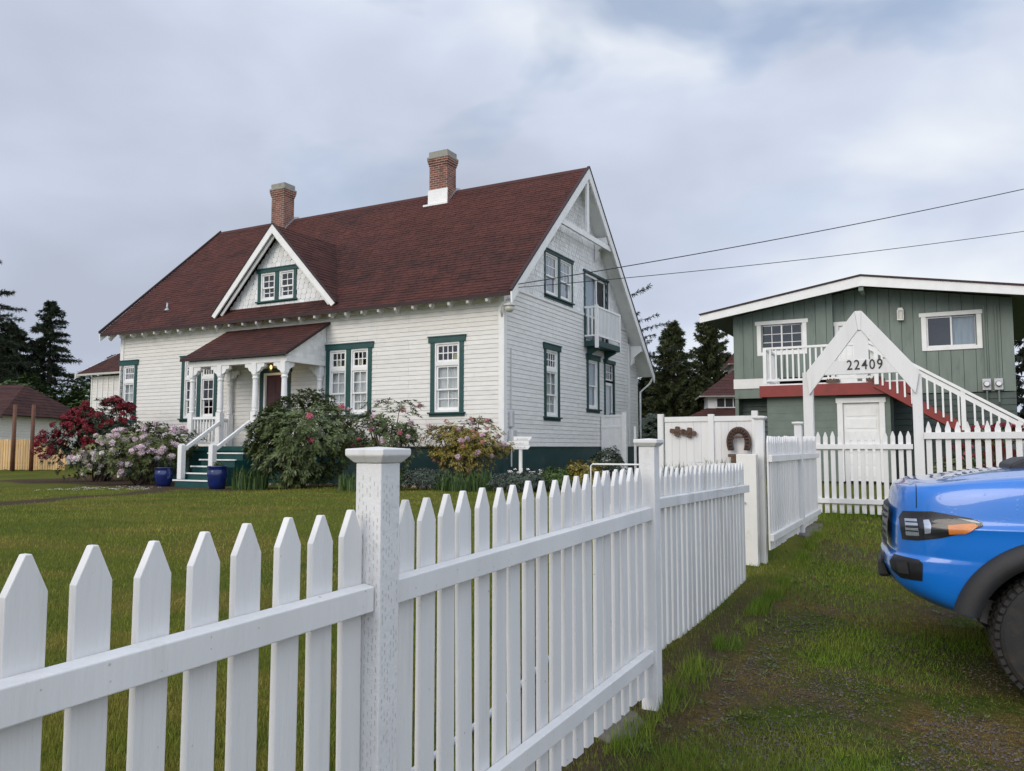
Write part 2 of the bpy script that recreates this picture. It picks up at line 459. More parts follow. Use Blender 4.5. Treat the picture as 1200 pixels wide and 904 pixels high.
# ---------------------------------------------------------------- setting: ground
def seg_dist(x, y, pts):
    best = np.full(np.shape(x), 1e9)
    for (x0, y0), (x1, y1) in zip(pts[:-1], pts[1:]):
        dx, dy = x1 - x0, y1 - y0; L2 = dx * dx + dy * dy
        t = np.clip(((x - x0) * dx + (y - y0) * dy) / L2, 0, 1)
        best = np.minimum(best, np.hypot(x - x0 - t * dx, y - y0 - t * dy))
    return best
PATH = [(-8.45, 20.6), (-8.15, 17.5), (-8.5, 14.9), (-9.3, 12.4), (-12.5, 8.6)]
def box_in(X, Y, x0, x1, y0, y1, s=.25):
    return sstep(x0 - s, x0, X) * (1 - sstep(x1, x1 + s, X)) * sstep(y0 - s, y0, Y) * (1 - sstep(y1, y1 + s, Y))
def dirt_mask(x, y):
    x = np.asarray(x, float); y = np.asarray(y, float)
    X, Y = to_h(x, y)
    wob = .18 * np.sin(x * 2.3 + 1.0) + .14 * np.sin(y * 3.1 + x)
    d = 1 - sstep(.28, .55, seg_dist(x, y, PATH) + .5 * wob)
    d = np.maximum(d, box_in(X + wob, Y + wob, -16.2, -8.4, -3.5, .2))
    d = np.maximum(d, box_in(X + wob, Y + wob, -9.2, -5.2, -4.2, -2.9) * .9)
    d = np.maximum(d, box_in(X, Y + .5 * wob, -6.9, 1.2, -1.55, .2))
    d = np.maximum(d, box_in(X, Y, -.2, 1.25, -1.55, 8.0))
    n = fence_n(x, y)
    edge = (1 - sstep(.10, .34 + .3 * wob, np.abs(n + .02))) * (1 - sstep(6.6, 8, y)) * .85   # bare strip under the pickets
    return np.maximum(d, edge)
def drive_mask(x, y):
    n = fence_n(np.asarray(x, float), np.asarray(y, float))
    return sstep(.0, .25, n) * (1 - sstep(13.5, 16, y))

def build_ground():
    xs = np.unique(np.concatenate([np.linspace(-3500, -60, 14), np.linspace(-60, -18, 22), np.arange(-18, 9.01, .15), np.linspace(9, 60, 26), np.linspace(60, 3500, 14)]).round(3))
    ys = np.unique(np.concatenate([np.linspace(-60, 1, 12), np.arange(1.2, 24.01, .15), np.linspace(24, 80, 40), np.linspace(80, 4000, 16)]).round(3))
    XX, YY = np.meshgrid(xs, ys)
    ZZ = gh(XX, YY)
    V = np.stack([XX, YY, ZZ], -1).reshape(-1, 3)
    nx = len(xs); F = []
    for j in range(len(ys) - 1):
        for i in range(nx - 1):
            a = j * nx + i; F.append((a, a + 1, a + nx + 1, a + nx))
    me = bpy.data.meshes.new('ground'); me.from_pydata(V.tolist(), [], F); me.update()
    for nm, fn in (('dirt', dirt_mask), ('drive', drive_mask)):
        at = me.attributes.new(nm, 'FLOAT', 'POINT'); at.data.foreach_set('value', fn(XX, YY).reshape(-1).astype(np.float32))
    me.polygons.foreach_set('use_smooth', [True] * len(me.polygons))
    m, nt, b = new_mat('lawn_and_drive'); N = NT(nt)
    co = N.coords(False)
    a1 = N.node('ShaderNodeAttribute', attribute_name='dirt'); a2 = N.node('ShaderNodeAttribute', attribute_name='drive')
    g = N.ramp(N.noise(co, .55, 5, .6), .3, .7, (.075, .105, .013), (.150, .158, .025))
    g = N.mix(N.math('MULTIPLY', N.ramp(N.noise(N.scaled(co, (.6, 1.6, 1)), .9, 5, .65, .4), .48, .70), .85), g, (.190, .145, .036))
    g = N.mix(N.math('MULTIPLY', N.ramp(N.noise(co, 38, 3), .35, .75), .55), g, (.045, .054, .013))
    soil = N.ramp(N.noise(co, 30, 5, .7), .3, .75, (.034, .024, .016), (.125, .088, .056))
    grav = N.ramp(N.noise(co, 55, 4, .7), .3, .72, (.030, .024, .017), (.145, .108, .072))
    thatch = N.ramp(N.noise(co, 26, 4, .65), .3, .7, (.055, .040, .013), (.20, .135, .045))
    moss = N.ramp(N.noise(co, 20, 4, .6), .3, .7, (.026, .046, .006), (.085, .112, .014))
    dv = N.mix(N.ramp(N.noise(co, .9, 5, .62, .5), .44, .60), thatch, grav)
    dv = N.mix(N.ramp(N.noise(co, 1.3, 5, .6, .6), .44, .58), dv, moss)
    c = N.mix(a2.outputs['Fac'], g, dv)
    c = N.mix(a1.outputs['Fac'], c, soil)
    N.link(c, b.inputs['Base Color']); b.inputs['Roughness'].default_value = 1.0; b.inputs['Specular IOR Level'].default_value = .1
    N.link(N.bump(N.noise(co, 28, 6, .7), .9, .05), b.inputs['Normal'])
    me.materials.append(m)
    o = bpy.data.objects.new('ground', me); COL.objects.link(o)
    return tag(o, kind='structure')
build_ground()

# ---------------------------------------------------------------- walls, windows, roofs
def siding(mb, T, z0, z1, lo, hi, openings, pitch=.118, proud=.010, groove=.006):
    """lapped boards as real geometry, cut round the openings (u0,u1,z0,z1). lo(z), hi(z) give the run of a board"""
    n = int(math.ceil((z1 - z0) / pitch))
    for i in range(n):
        zb = z0 + i * pitch; zt = min(z1, zb + pitch); zg = min(zt, zb + groove)
        br = sorted({zb, zg, zt} | {z for o in openings for z in (o[2], o[3]) if zb < z < zt})
        for za, zc in zip(br[:-1], br[1:]):
            mid = (za + zc) / 2
            def off(z):
                return -.005 if mid < zg else proud * (1 - (z - zg) / (pitch - groove) * .85)
            l0, h0, l1, h1 = lo(za), hi(za), lo(zc), hi(zc)
            cuts = sorted((o[0], o[1]) for o in openings if o[2] <= mid <= o[3])
            cur0, cur1 = l0, l1
            for a, b_ in cuts + [(None, None)]:
                e0, e1 = (h0, h1) if a is None else (a, a)
                if e0 - cur0 > .005 or e1 - cur1 > .005:
                    mb.quad(T(cur0, off(za), za), T(e0, off(za), za), T(e1, off(zc), zc), T(cur1, off(zc), zc))
                    if mid > zg and abs(za - zg) < 1e-6:
                        mb.quad(T(cur0, -.005, za), T(e0, -.005, za), T(e0, off(za), za), T(cur0, off(za), za))
                if a is not None: cur0 = cur1 = b_

def shingles(mb, T, z0, z1, lo, hi, openings, w=.16, h=.14, rnd=None, cut=.03, scallop=False):
    rnd = rnd or random.Random(5)
    n = int(math.ceil((z1 - z0) / h))
    for i in range(n):
        zb = z0 + i * h; zt = min(z1, zb + h * 1.12)
        a, b_ = lo(zb + h * .6), hi(zb + h * .6)
        u = a - (w * .5 if i % 2 else 0)
        while u < b_:
            u0, u1 = max(a, u), min(b_, u + w - .006); u += w
            if u1 - u0 < .02: continue
            um, zm = (u0 + u1) / 2, zb + h / 2
            if any(o[0] < um < o[1] and o[2] < zm < o[3] for o in openings): continue
            p = .011 + rnd.uniform(-.003, .003); zz = zb + rnd.uniform(-.006, .006)
            t0, t1 = max(u0, lo(zt)), min(u1, hi(zt))
            if t1 <= t0: t0 = t1 = min(max(um, lo(zt)), hi(zt))
            if scallop: bot = [(u0, zz + cut), (u0 + (u1 - u0) * .25, zz), (u0 + (u1 - u0) * .75, zz), (u1, zz + cut)]
            else: bot = [(u0, zz), (u1, zz)]
            pts = [T(x, p, z) for x, z in bot] + [T(t1, .004, zt), T(t0, .004, zt)]
            mb.poly(pts)
            for (xa, za), (xb, zb2) in zip(bot[:-1], bot[1:]):
                mb.quad(T(xa, 0, za), T(xb, 0, zb2), T(xb, p, zb2), T(xa, p, za))

def clip_poly(subj, clip):
    """Sutherland-Hodgman; clip is convex and counter-clockwise"""
    out = subj
    for i in range(len(clip)):
        a, b_ = clip[i], clip[(i + 1) % len(clip)]
        inp, out = out, []
        if not inp: break
        def side(p): return (b_[0] - a[0]) * (p[1] - a[1]) - (b_[1] - a[1]) * (p[0] - a[0])
        for k in range(len(inp)):
            p, q = inp[k - 1], inp[k]; sp, sq = side(p), side(q)
            if sq >= 0:
                if sp < 0: t = sp / (sp - sq); out.append((p[0] + t * (q[0] - p[0]), p[1] + t * (q[1] - p[1])))
                out.append(q)
            elif sp >= 0:
                t = sp / (sp - sq); out.append((p[0] + t * (q[0] - p[0]), p[1] + t * (q[1] - p[1])))
    return out

def roof_slope(name, mat, parent, corners, off=(0, 0, 0), course=.15, tab=.33, seed=1, slab=.09, slab_mat=None, tabs=True):
    """corners: eave-left, eave-right, (top...) counter-clockwise seen from above; a slab plus separate shingle tabs"""
    rnd = random.Random(seed)
    P = [Vector(c) for c in corners]
    A = (P[1] - P[0]).normalized(); N = None
    for k in range(2, len(P)):
        n = A.cross(P[k] - P[0])
        if n.length > 1e-4: N = n.normalized(); break
    if N.z < 0: N = -N
    B = N.cross(A).normalized()
    pl = [((p - P[0]).dot(A), (p - P[0]).dot(B)) for p in P]
    mb = MB()
    if tabs:
        b1 = max(p[1] for p in pl); a0 = min(p[0] for p in pl); a1 = max(p[0] for p in pl)
        def W(a, b_, h): return tuple(P[0] + A * a + B * b_ + N * h)
        for i in range(int(b1 / course) + 1):
            v0 = i * course - .02; v1 = v0 + course + .02
            u = a0 - rnd.uniform(0, tab)
            while u < a1:
                wd = tab * rnd.uniform(.75, 1.1); u0, u1 = u, u + wd - .008; u += wd
                q = clip_poly([(u0, v0), (u1, v0), (u1, v1), (u0, v1)], pl)
                if len(q) < 3: continue
                hb = .013 + rnd.uniform(-.004, .006)
                hh = lambda p: hb + (.002 - hb) * (p[1] - v0) / (v1 - v0)
                mb.poly([W(p[0], p[1], hh(p)) for p in q])
                lo = [p for p in q if abs(p[1] - v0) < 1e-6]
                if len(lo) == 2:
                    mb.quad(W(lo[0][0], v0, -.004), W(lo[1][0], v0, -.004), W(lo[1][0], v0, hb), W(lo[0][0], v0, hb))
        mb.poly([tuple(p - N * .001) for p in P])
        o = mb.build(name, mat, parent, off, fix=False)
    s = MB()
    top = [p - N * .003 for p in P]; bot = [p - N * slab for p in P]
    n = len(P)
    s.add([tuple(p) for p in top + bot], [tuple(range(n)), tuple(range(2 * n - 1, n - 1, -1))] + [(i, (i + 1) % n, n + (i + 1) % n, n + i) for i in range(n)])
    if tabs:
        s.build('roof_deck', slab_mat, o, (0, 0, 0) if off == (0, 0, 0) else off)
        return o
    return s.build(name, slab_mat or mat, parent, off)

def pane_grid(mb, T, u0, u1, z0, z1, nu, nz, v0, v1, fr=.045, mt=.022, bot=None):
    """a sash: frame and glazing bars"""
    bot = bot or fr
    def bx(a, b_, c, d):
        V = []
        for v in (v0, v1): V += [T(a, v, c), T(b_, v, c), T(b_, v, d), T(a, v, d)]
        mb.add(V, [(0, 3, 2, 1), (4, 5, 6, 7), (0, 1, 5, 4), (1, 2, 6, 5), (2, 3, 7, 6), (3, 0, 4, 7)])
    bx(u0, u0 + fr, z0, z1); bx(u1 - fr, u1, z0, z1)
    bx(u0 + fr, u1 - fr, z0, z0 + bot); bx(u0 + fr, u1 - fr, z1 - fr, z1)
    iu0, iu1, iz0, iz1 = u0 + fr, u1 - fr, z0 + bot, z1 - fr
    vm0 = v0 + (v1 - v0) * .25; vm1 = v0 + (v1 - v0) * .8
    def bm_(a, b_, c, d):
        V = []
        for v in (vm0, vm1): V += [T(a, v, c), T(b_, v, c), T(b_, v, d), T(a, v, d)]
        mb.add(V, [(0, 3, 2, 1), (4, 5, 6, 7), (0, 1, 5, 4), (1, 2, 6, 5), (2, 3, 7, 6), (3, 0, 4, 7)])
    for k in range(1, nu):
        u = iu0 + (iu1 - iu0) * k / nu; bm_(u - mt / 2, u + mt / 2, iz0, iz1)
    for k in range(1, nz):
        z = iz0 + (iz1 - iz0) * k / nz
        for j in range(nu):
            a = iu0 + (iu1 - iu0) * j / nu + (mt / 2 if j else 0); b_ = iu0 + (iu1 - iu0) * (j + 1) / nu - (mt / 2 if j < nu - 1 else 0)
            bm_(a, b_, z - mt / 2, z + mt / 2)

def tbox(mb, T, u0, u1, v0, v1, z0, z1):
    V = []
    for v in (v0, v1): V += [T(u0, v, z0), T(u1, v, z0), T(u1, v, z1), T(u0, v, z1)]
    mb.add(V, [(0, 3, 2, 1), (4, 5, 6, 7), (0, 1, 5, 4), (1, 2, 6, 5), (2, 3, 7, 6), (3, 0, 4, 7)])

def window(parent, T, off, u0, u1, z0, z1, units=1, transom=True, case=.125, head=.14, sill=.11, ears=.06, trim='teal', curtain='curtain',
           upper=(2, 2), lower=(2, 2), meet=.46, tr_grid=(4, 2), sill_on=True, refl='glass', stained=False, label=None):
    """cased double-hung window: casing (the part) with sash, pane, curtain, sill as sub-parts"""
    mb = MB(); pr = .032
    tbox(mb, T, u0 - ears, u1 + ears, 0, pr + .02, z1 - head, z1)
    tbox(mb, T, u0 - ears - .02, u1 + ears + .02, 0, pr + .04, z1 + .001, z1 + .03)
    zb = z0 + (sill if sill_on else 0)
    tbox(mb, T, u0, u0 + case, 0, pr, zb, z1 - head - .001)
    tbox(mb, T, u1 - case, u1, 0, pr, zb, z1 - head - .001)
    W = (u1 - u0 - 2 * case)
    mull = .16 if units > 1 else 0
    uw = (W - mull * (units - 1)) / units
    for k in range(1, units):
        a = u0 + case + uw * k + mull * (k - 1)
        tbox(mb, T, a, a + mull, 0, pr, zb, z1 - head - .001)
    if not sill_on: tbox(mb, T, u0 + case + .001, u1 - case - .001, 0, pr, zb, zb + .10)
    win = mb.build('window', M[trim], parent, off)
    if label: win['label'] = label
    if sill_on:
        s = MB(); tbox(s, T, u0 - ears, u1 + ears, 0, .085, z0 + sill - .04, z0 + sill - .001); tbox(s, T, u0 - ears + .03, u1 + ears - .03, 0, .03, z0, z0 + sill - .041)
        s.build('sill', M[trim], win, off)
    sash = MB(); gl = MB(); cu = MB(); am = MB()
    for k in range(units):
        a = u0 + case + (uw + mull) * k; b_ = a + uw
        t = .045
        tbox(sash, T, a + .001, a + t, -.10, .012, zb + .001, z1 - head - .002); tbox(sash, T, b_ - t, b_ - .001, -.10, .012, zb + .001, z1 - head - .002)
        tbox(sash, T, a + t, b_ - t, -.10, .012, zb + .001, zb + .06); tbox(sash, T, a + t, b_ - t, -.10, .012, z1 - head - .05, z1 - head - .002)
        a += t; b_ -= t; lo, hi = zb + .06, z1 - head - .05
        if transom:
            th = .46
            tz = hi - th
            pane_grid(sash, T, a, b_, tz, hi, tr_grid[0], tr_grid[1], -.055, -.02, .05, .026)
            tbox(sash, T, a, b_, -.08, .008, tz - .10, tz - .001)
            tbox(gl, T, a + .01, b_ - .01, -.046, -.042, tz + .01, hi - .01)
            if stained:
                cw = (b_ - a - .1) / tr_grid[0]
                for (c, r_) in stained:
                    tbox(am, T, a + .05 + cw * c + .01, a + .05 + cw * (c + 1) - .01, -.062, -.058, tz + .05 + .18 * r_ + .01, tz + .05 + .18 * (r_ + 1) - .01)
            hi = tz - .10
        mz = lo + (hi - lo) * meet
        pane_grid(sash, T, a, b_, mz - .02, hi, upper[0], upper[1], -.05, -.02, .045, .024)
        pane_grid(sash, T, a, b_, lo, mz + .02, lower[0], lower[1], -.085, -.055, .045, .024, .075)
        tbox(gl, T, a + .01, b_ - .01, -.040, -.036, mz, hi - .01); tbox(gl, T, a + .01, b_ - .01, -.074, -.070, lo + .01, mz)
        if curtain:
            n = 14; V = []
            for j in range(n + 1):
                u = a - .04 + (b_ - a + .14) * j / n; v = -.122 + .012 * math.sin(j * 2.2)
                V += [T(u, v, lo), T(u, v, hi)]
            cu.add(V, [(2 * j, 2 * j + 2, 2 * j + 3, 2 * j + 1) for j in range(n)])
    sash.build('sash', M['white'], win, off)
    gl.build('pane', M[refl], win, off)
    if am.v: am.build('stained_pane', M['stained'], win, off)
    if curtain: cu.build('curtain', M[curtain], win, off)
    return win

# ---------------------------------------------------------------- the white house
H = thing('clapboard_house', 'large white clapboard house with dark red shingle roof, teal window casings and two brick chimneys', 'house',
          (HO[0], HO[1], EYE - 1.0), YAW)
OF = (0, 0, 1.0)
def TF(u, v, z): return (u, -v, z)            # front wall: u = X
def TG(u, v, z): return (v, u, z)             # gable wall: u = Y
L0, DEP = -14.7, 10.2
EV, RS = -.45, .94                             # eave line, roof slope
EZ0 = 3.80
RIDGE_Y = 4.5; RIDGE_Z = EZ0 + RS * (RIDGE_Y - EV)
BACK_Y = 10.55; BS = (RIDGE_Z - 2.62) / (BACK_Y - RIDGE_Y)
XL, XR = -15.2, .45
def roof_z(y): return EZ0 + RS * (y - EV) if y < RIDGE_Y else RIDGE_Z - BS * (y - RIDGE_Y)

front_open = [(-14.62 + .02, -13.9, .95, 2.80), (-11.62, -10.12, .95, 2.80), (-5.66, -4.16, .95, 2.80), (-2.12, -1.22, .95, 2.80), (-8.2, -7.15, 0.0, 2.24)]
mb = MB(); siding(mb, TF, .02, 4.12, lambda z: L0, lambda z: -.07, front_open)
mb.build('wall', M['siding'], H, OF, fix=False)
gab_open = [(2.37, 3.26, .9, 2.80), (5.39, 6.28, 1.2, 2.80), (6.84, 7.66, .1, 2.80), (2.42, 4.2, 4.3, 5.47), (5.26, 7.08, 3.35, 5.45)]
mb = MB(); siding(mb, TG, .02, 4.12, lambda z: .07, lambda z: 9.08 if z < 3.8 else min(9.08, RIDGE_Y + (RIDGE_Z - .12 - z) / BS), gab_open)
mb.build('wall', M['siding_gable'], H, OF, fix=False)
mb = MB(); siding(mb, lambda u, v, z: (v - .04, u, z), .02, 3.6, lambda z: 9.2, lambda z: min(10.2, RIDGE_Y + (RIDGE_Z - .12 - z) / BS), [])
mb.build('wall', M['siding_gable'], H, OF, fix=False)
mb = MB(); shingles(mb, TG, 4.14, 8.3, lambda z: max(.07, EV + (z - EZ0 + .10) / RS), lambda z: min(10.1, RIDGE_Y + (RIDGE_Z - .10 - z) / BS), gab_open, .15, .135)
mb.build('shingled_wall', M['shingle_white'], H, OF, fix=False)
# far walls and floors that close the shell
mb = MB()
mb.prism([(0, -1.0), (0, EZ0 + .3), (RIDGE_Y, RIDGE_Z - .12), (DEP, roof_z(DEP) - .12), (DEP, -1.0)], 0, L0, L0 + .1)
mb.box(L0 + .1, -.1, DEP - .1, DEP, -1.0, roof_z(DEP) - .1)
mb.build('wall', M['siding'], H, OF)
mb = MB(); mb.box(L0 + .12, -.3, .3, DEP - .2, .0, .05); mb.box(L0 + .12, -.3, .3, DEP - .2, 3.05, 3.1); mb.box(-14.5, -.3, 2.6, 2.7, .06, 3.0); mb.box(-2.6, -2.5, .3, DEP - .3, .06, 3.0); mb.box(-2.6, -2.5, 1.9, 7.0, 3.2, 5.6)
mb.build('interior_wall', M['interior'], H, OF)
mb = MB(); mb.box(L0, -.02, .05, .25, -1.05, .0); mb.box(-.27, -.02, .25, DEP, -1.05, .0); mb.box(L0, -.002, .02, .05, -.02, .035); mb.box(-.05, -.002, .06, DEP, -.02, .035)
mb.build('foundation', M['foundation'], H, OF)
for (x0, x1, y0, y1, zt) in ((-.13, .03, -.032, -.001, 3.82), (.0, .03, 0.0, .13, 3.82), (L0 - .03, L0 + .13, -.032, -.001, 3.82), (-.002, .032, 9.08, 9.2, 3.62)):
    mb = MB(); mb.box(x0, x1, y0, y1, .03, zt); mb.build('corner_board', M['white'], H, OF)
mb = MB(); mb.box(-.001, .028, .14, 9.07, 4.06, 4.13); mb.build('belt_board', M['white'], H, OF)
mb = MB(); mb.box(L0, -.14, -.025, -.001, 3.78, 4.1); mb.build('frieze_board', M['white'], H, OF)

W1 = window(H, TF, OF, -14.72 + .03, -13.86, .80, 2.88, trim='teal', refl='glass')
window(H, TF, OF, -11.70, -10.10, .80, 2.88, units=2, curtain=None, tr_grid=(4, 2), refl='glass')
window(H, TF, OF, -5.74, -4.12, .80, 2.88, units=2, tr_grid=(3, 2), stained=[(1, 0)])
window(H, TF, OF, -2.18, -1.16, .80, 2.88, stained=[(3, 0)])
window(H, TG, OF, 2.31, 3.32, .74, 2.87, trim='teal_dark')
window(H, TG, OF, 5.33, 6.34, 1.08, 2.87, transom=False, upper=(1, 1), lower=(1, 1), trim='teal_dark', curtain='curtain_grey', meet=.47)
window(H, TG, OF, 2.34, 4.28, 4.17, 5.55, units=2, transom=False, upper=(3, 2), lower=(1, 1), trim='teal_dark', curtain='curtain_grey', refl='glass_sky', ears=.02, head=.07, case=.07)

def glazed_door(T, u0, u1, z0, z1, name, head):
    mb = MB(); c = .1
    tbox(mb, T, u0 - .05, u1 + .05, 0, .05, z1 - head, z1); tbox(mb, T, u0, u0 + c, 0, .032, z0, z1 - head - .001); tbox(mb, T, u1 - c, u1, 0, .032, z0, z1 - head - .001)
    d = mb.build(name, M['teal_dark'], H, OF); return d, u0 + c, u1 - c
# sliding balcony door
d, a, b_ = glazed_door(TG, 5.15, 7.17, 3.26, 5.52, 'sliding_door', .07)
mb = MB(); mid = a + (b_ - a) * .54
pane_grid(mb, TG, a, mid + .03, 3.27, 5.44, 1, 1, -.04, -.005, .07); pane_grid(mb, TG, mid - .03, b_, 3.27, 5.44, 1, 1, -.08, -.045, .07); mb.build('sash', M['white'], d, OF)
mb = MB(); tbox(mb, TG, a + .05, mid, -.026, -.022, 3.3, 5.4); tbox(mb, TG, mid, b_ - .05, -.066, -.062, 3.3, 5.4); mb.build('pane', M['glass'], d, OF)
mb = MB(); n = 16
V = []
for j in range(n + 1):
    u = a + .02 + (mid - a) * j / n; v = -.16 + .03 * math.sin(j * 2.1); V += [TG(u, v, 3.3), TG(u, v, 5.42)]
mb.add(V, [(2 * j, 2 * j + 2, 2 * j + 3, 2 * j + 1) for j in range(n)]); mb.build('curtain', M['curtain_grey'], d, OF)
# side door with transom and pale drape
d, a, b_ = glazed_door(TG, 6.78, 7.72, .04, 2.87, 'side_door', .12)
mb = MB(); pane_grid(mb, TG, a, b_, 2.2, 2.74, 3, 2, -.05, -.02, .045); pane_grid(mb, TG, a, b_, .05, 2.12, 1, 1, -.06, -.02, .09, bot=.85); tbox(mb, TG, a + .09, b_ - .09, -.05, -.03, .86, .92); mb.build('sash', M['white'], d, OF)
mb = MB(); tbox(mb, TG, a + .03, b_ - .03, -.04, -.036, .9, 2.08); tbox(mb, TG, a + .03, b_ - .03, -.04, -.036, 2.22, 2.72); mb.build('pane', M['glass'], d, OF)
mb = MB(); tbox(mb, TG, a + .03, b_ - .03, -.12, -.11, .9, 2.1); mb.build('curtain', M['curtain'], d, OF)
mb = MB(); tbox(mb, TG, b_ - .13, b_ - .08, -.02, .02, 1.02, 1.14); mb.build('handle', M['metal'], d, OF)

# front door under the porch
mb = MB()
tbox(mb, TF, -8.32, -7.03, 0, .05, 2.20, 2.33); tbox(mb, TF, -8.28, -8.14, 0, .032, .05, 2.199); tbox(mb, TF, -7.21, -7.07, 0, .032, .05, 2.199)
fd = mb.build('front_door', M['teal_dark'], H, OF)
mb = MB(); tbox(mb, TF, -8.139, -8.07, -.09, .02, .05, 2.198); tbox(mb, TF, -7.28, -7.211, -.09, .02, .05, 2.198); tbox(mb, TF, -8.069, -7.281, -.09, .02, 2.13, 2.198); mb.build('door_frame', M['white'], fd, OF)
mb = MB(); tbox(mb, TF, -8.068, -7.282, -.09, -.04, .05, 2.129)
for (a, b_) in ((-8.0, -7.72), (-7.63, -7.35)):
    for (c, e) in ((.2, .85), (1.0, 1.45), (1.55, 2.02)): tbox(mb, TF, a, b_, -.039, -.028, c, e)
mb.build('door_leaf', M['door_red'], fd, OF, bevel=.006)
mb = MB(); mb.lathe([(.012, 0), (.03, .02), (.03, .05), (.01, .06)], (-7.36, .04, 1.02), 10, axis=1); mb.build('handle', M['metal'], fd, OF)

# main roof
rf = roof_slope('roof', M['roof'], H, [(XL, EV, EZ0), (XR, EV, EZ0), (XR, RIDGE_Y, RIDGE_Z), (XL, RIDGE_Y, RIDGE_Z)], OF, .135, .30, 3, .09, M['white'])
rb = roof_slope('roof', M['roof'], H, [(XR, BACK_Y, 2.62), (XL, BACK_Y, 2.62), (XL, RIDGE_Y, RIDGE_Z), (XR, RIDGE_Y, RIDGE_Z)], OF, .3, 1.2, 4, .09, M['white'])
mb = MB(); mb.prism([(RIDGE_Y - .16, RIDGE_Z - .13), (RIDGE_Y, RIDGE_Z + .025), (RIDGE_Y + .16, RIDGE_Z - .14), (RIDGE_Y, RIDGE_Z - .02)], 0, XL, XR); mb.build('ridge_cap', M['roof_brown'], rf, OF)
mb = MB(); mb.box(XL, XR, EV - .012, EV - .002, EZ0 - .085, EZ0 + .004); mb.build('drip_edge', M['roof_edge'], rf, OF)
x = XL + .35; k = 0
rnd = random.Random(8)
while x < XR - .2:                                             # exposed rafter tails
    mb = MB(); dz = .04 * (k % 3 == 0)
    mb.prism([(.0, EZ0 + .31), (EV + .02, EZ0 - .09), (EV + .03, EZ0 - .17), (EV + .12, EZ0 - .21 - dz), (EV + .2, EZ0 - .15), (.0, EZ0 + .13)], 1 if False else 0, x, x + .07)
    mb.build('rafter_tail', M['tail'], rf, OF); x += .56; k += 1
def barge(xa, xb, dz0, dz1, sub):
    mb = MB()
    mb.prism([(EV - .03, EZ0 - dz0), (RIDGE_Y, RIDGE_Z - dz0), (RIDGE_Y, RIDGE_Z - dz1 * 1.25), (EV - .03 + .02, EZ0 - dz1)], 0, xa, xb)
    mb.prism([(BACK_Y + .03, 2.60 - dz0), (RIDGE_Y + .001, RIDGE_Z - dz0), (RIDGE_Y + .001, RIDGE_Z - dz1 * 1.25), (BACK_Y + .01, 2.60 - dz1)], 0, xa, xb)
    return mb.build('bargeboard', M['white'], sub, OF)
barge(XR + .002, XR + .045, -.005, .27, rf); barge(XL - .04, XL - .002, -.005, .27, rf)
mb = MB(); mb.prism([(EV - .04, EZ0 + .01), (RIDGE_Y, RIDGE_Z + .012), (BACK_Y + .04, 2.605), (BACK_Y + .06, 2.65), (RIDGE_Y, RIDGE_Z + .055), (EV - .06, EZ0 + .05)], 0, XR - .02, XR + .065); mb.build('drip_edge', M['roof_edge'], rf, OF); mb = MB()
mb.prism([(EV - .04, EZ0 + .012), (RIDGE_Y, RIDGE_Z + .014), (RIDGE_Y, RIDGE_Z + .085), (EV - .06, EZ0 + .08)], 0, XL - .05, XL + .02)
mb.build('drip_edge', M['roof_edge'], rf, OF)
# gable truss: king post, collar, knee brackets
CZ = 6.28
cy0 = EV + (CZ + .16 - EZ0) / RS + .13; cy1 = RIDGE_Y + (RIDGE_Z - CZ - .16) / BS - .13
mb = MB(); mb.box(XR - .07, XR - .005, RIDGE_Y - .09, RIDGE_Y + .09, CZ + .17, RIDGE_Z - .25); mb.build('king_post', M['white'], rf, OF)
mb = MB(); mb.box(XR - .08, XR - .008, cy0, cy1, CZ, CZ + .16); mb.build('collar_beam', M['white'], rf, OF)
for y, s in ((cy1 - .35, 1), (9.35, 1), (cy0 + .25, 1)):
    zt = min(roof_z(y - .09), roof_z(y + .09)) - .12
    mb = MB(); mb.prism([(0.03, zt - .75), (.12, zt - .62), (.16, zt - .42), (.30, zt - .30), (XR - .02, zt - .22), (XR - .02, zt - .02), (.03, zt - .02)], 1, y - .09, y + .09); mb.build('knee_bracket', M['white'], rf, OF)
mb = MB(); mb.tube([(XR - .05, BACK_Y + .02, 2.5), (XR - .12, BACK_Y - .1, 2.3), (.04, 10.26, 2.0), (.04, 10.26, -.9)], .035); mb.build('downspout', M['white'], H, OF, smooth=True)
mb = MB(); mb.tube([(-12.95, .35, 4.5), (-12.95, .35, 4.80)], .028); mb.lathe([(.12, 0), (.05, .08), (.04, .1)], (-12.95, .35, 4.52)); mb.build('vent_pipe', M['metal'], H, OF, smooth=True)

# dormer gable
DX, DZ, DY = -7.6, 6.58, -.32
DS = 1.055
def dz_half(z): return (DZ - .16 - z) / DS
dm_open = [(-8.42, -6.96, 4.40, 5.27)]
mb = MB(); shingles(mb, TF, 4.16, 6.38, lambda z: DX - dz_half(z), lambda z: DX + dz_half(z), dm_open, .19, .15, random.Random(7), .035, True)
mb.build('dormer_wall', M['shingle_white'], H, OF, fix=False)
mb = MB()
mb.prism([(DX - 2.1, 4.15), (DX + 2.1, 4.15), (DX, 6.36)], 1, .02, .05) if False else None
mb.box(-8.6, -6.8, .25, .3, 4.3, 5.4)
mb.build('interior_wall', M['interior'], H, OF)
window(H, TF, OF, -8.46, -6.92, 4.30, 5.34, units=2, transom=False, case=.11, head=.10, sill=.07, ears=.05, curtain=None)
DB = EV + (DZ - EZ0) / RS
half = 2.40; dl = DZ - half * DS; yb = EV + (dl - EZ0) / RS + .02
dr = roof_slope('dormer_roof', M['roof'], H, [(DX + half, DY, dl), (DX + half, yb, dl), (DX, DB, DZ), (DX, DY, DZ)], OF, .15, .33, 5, .06, M['roof_edge'])
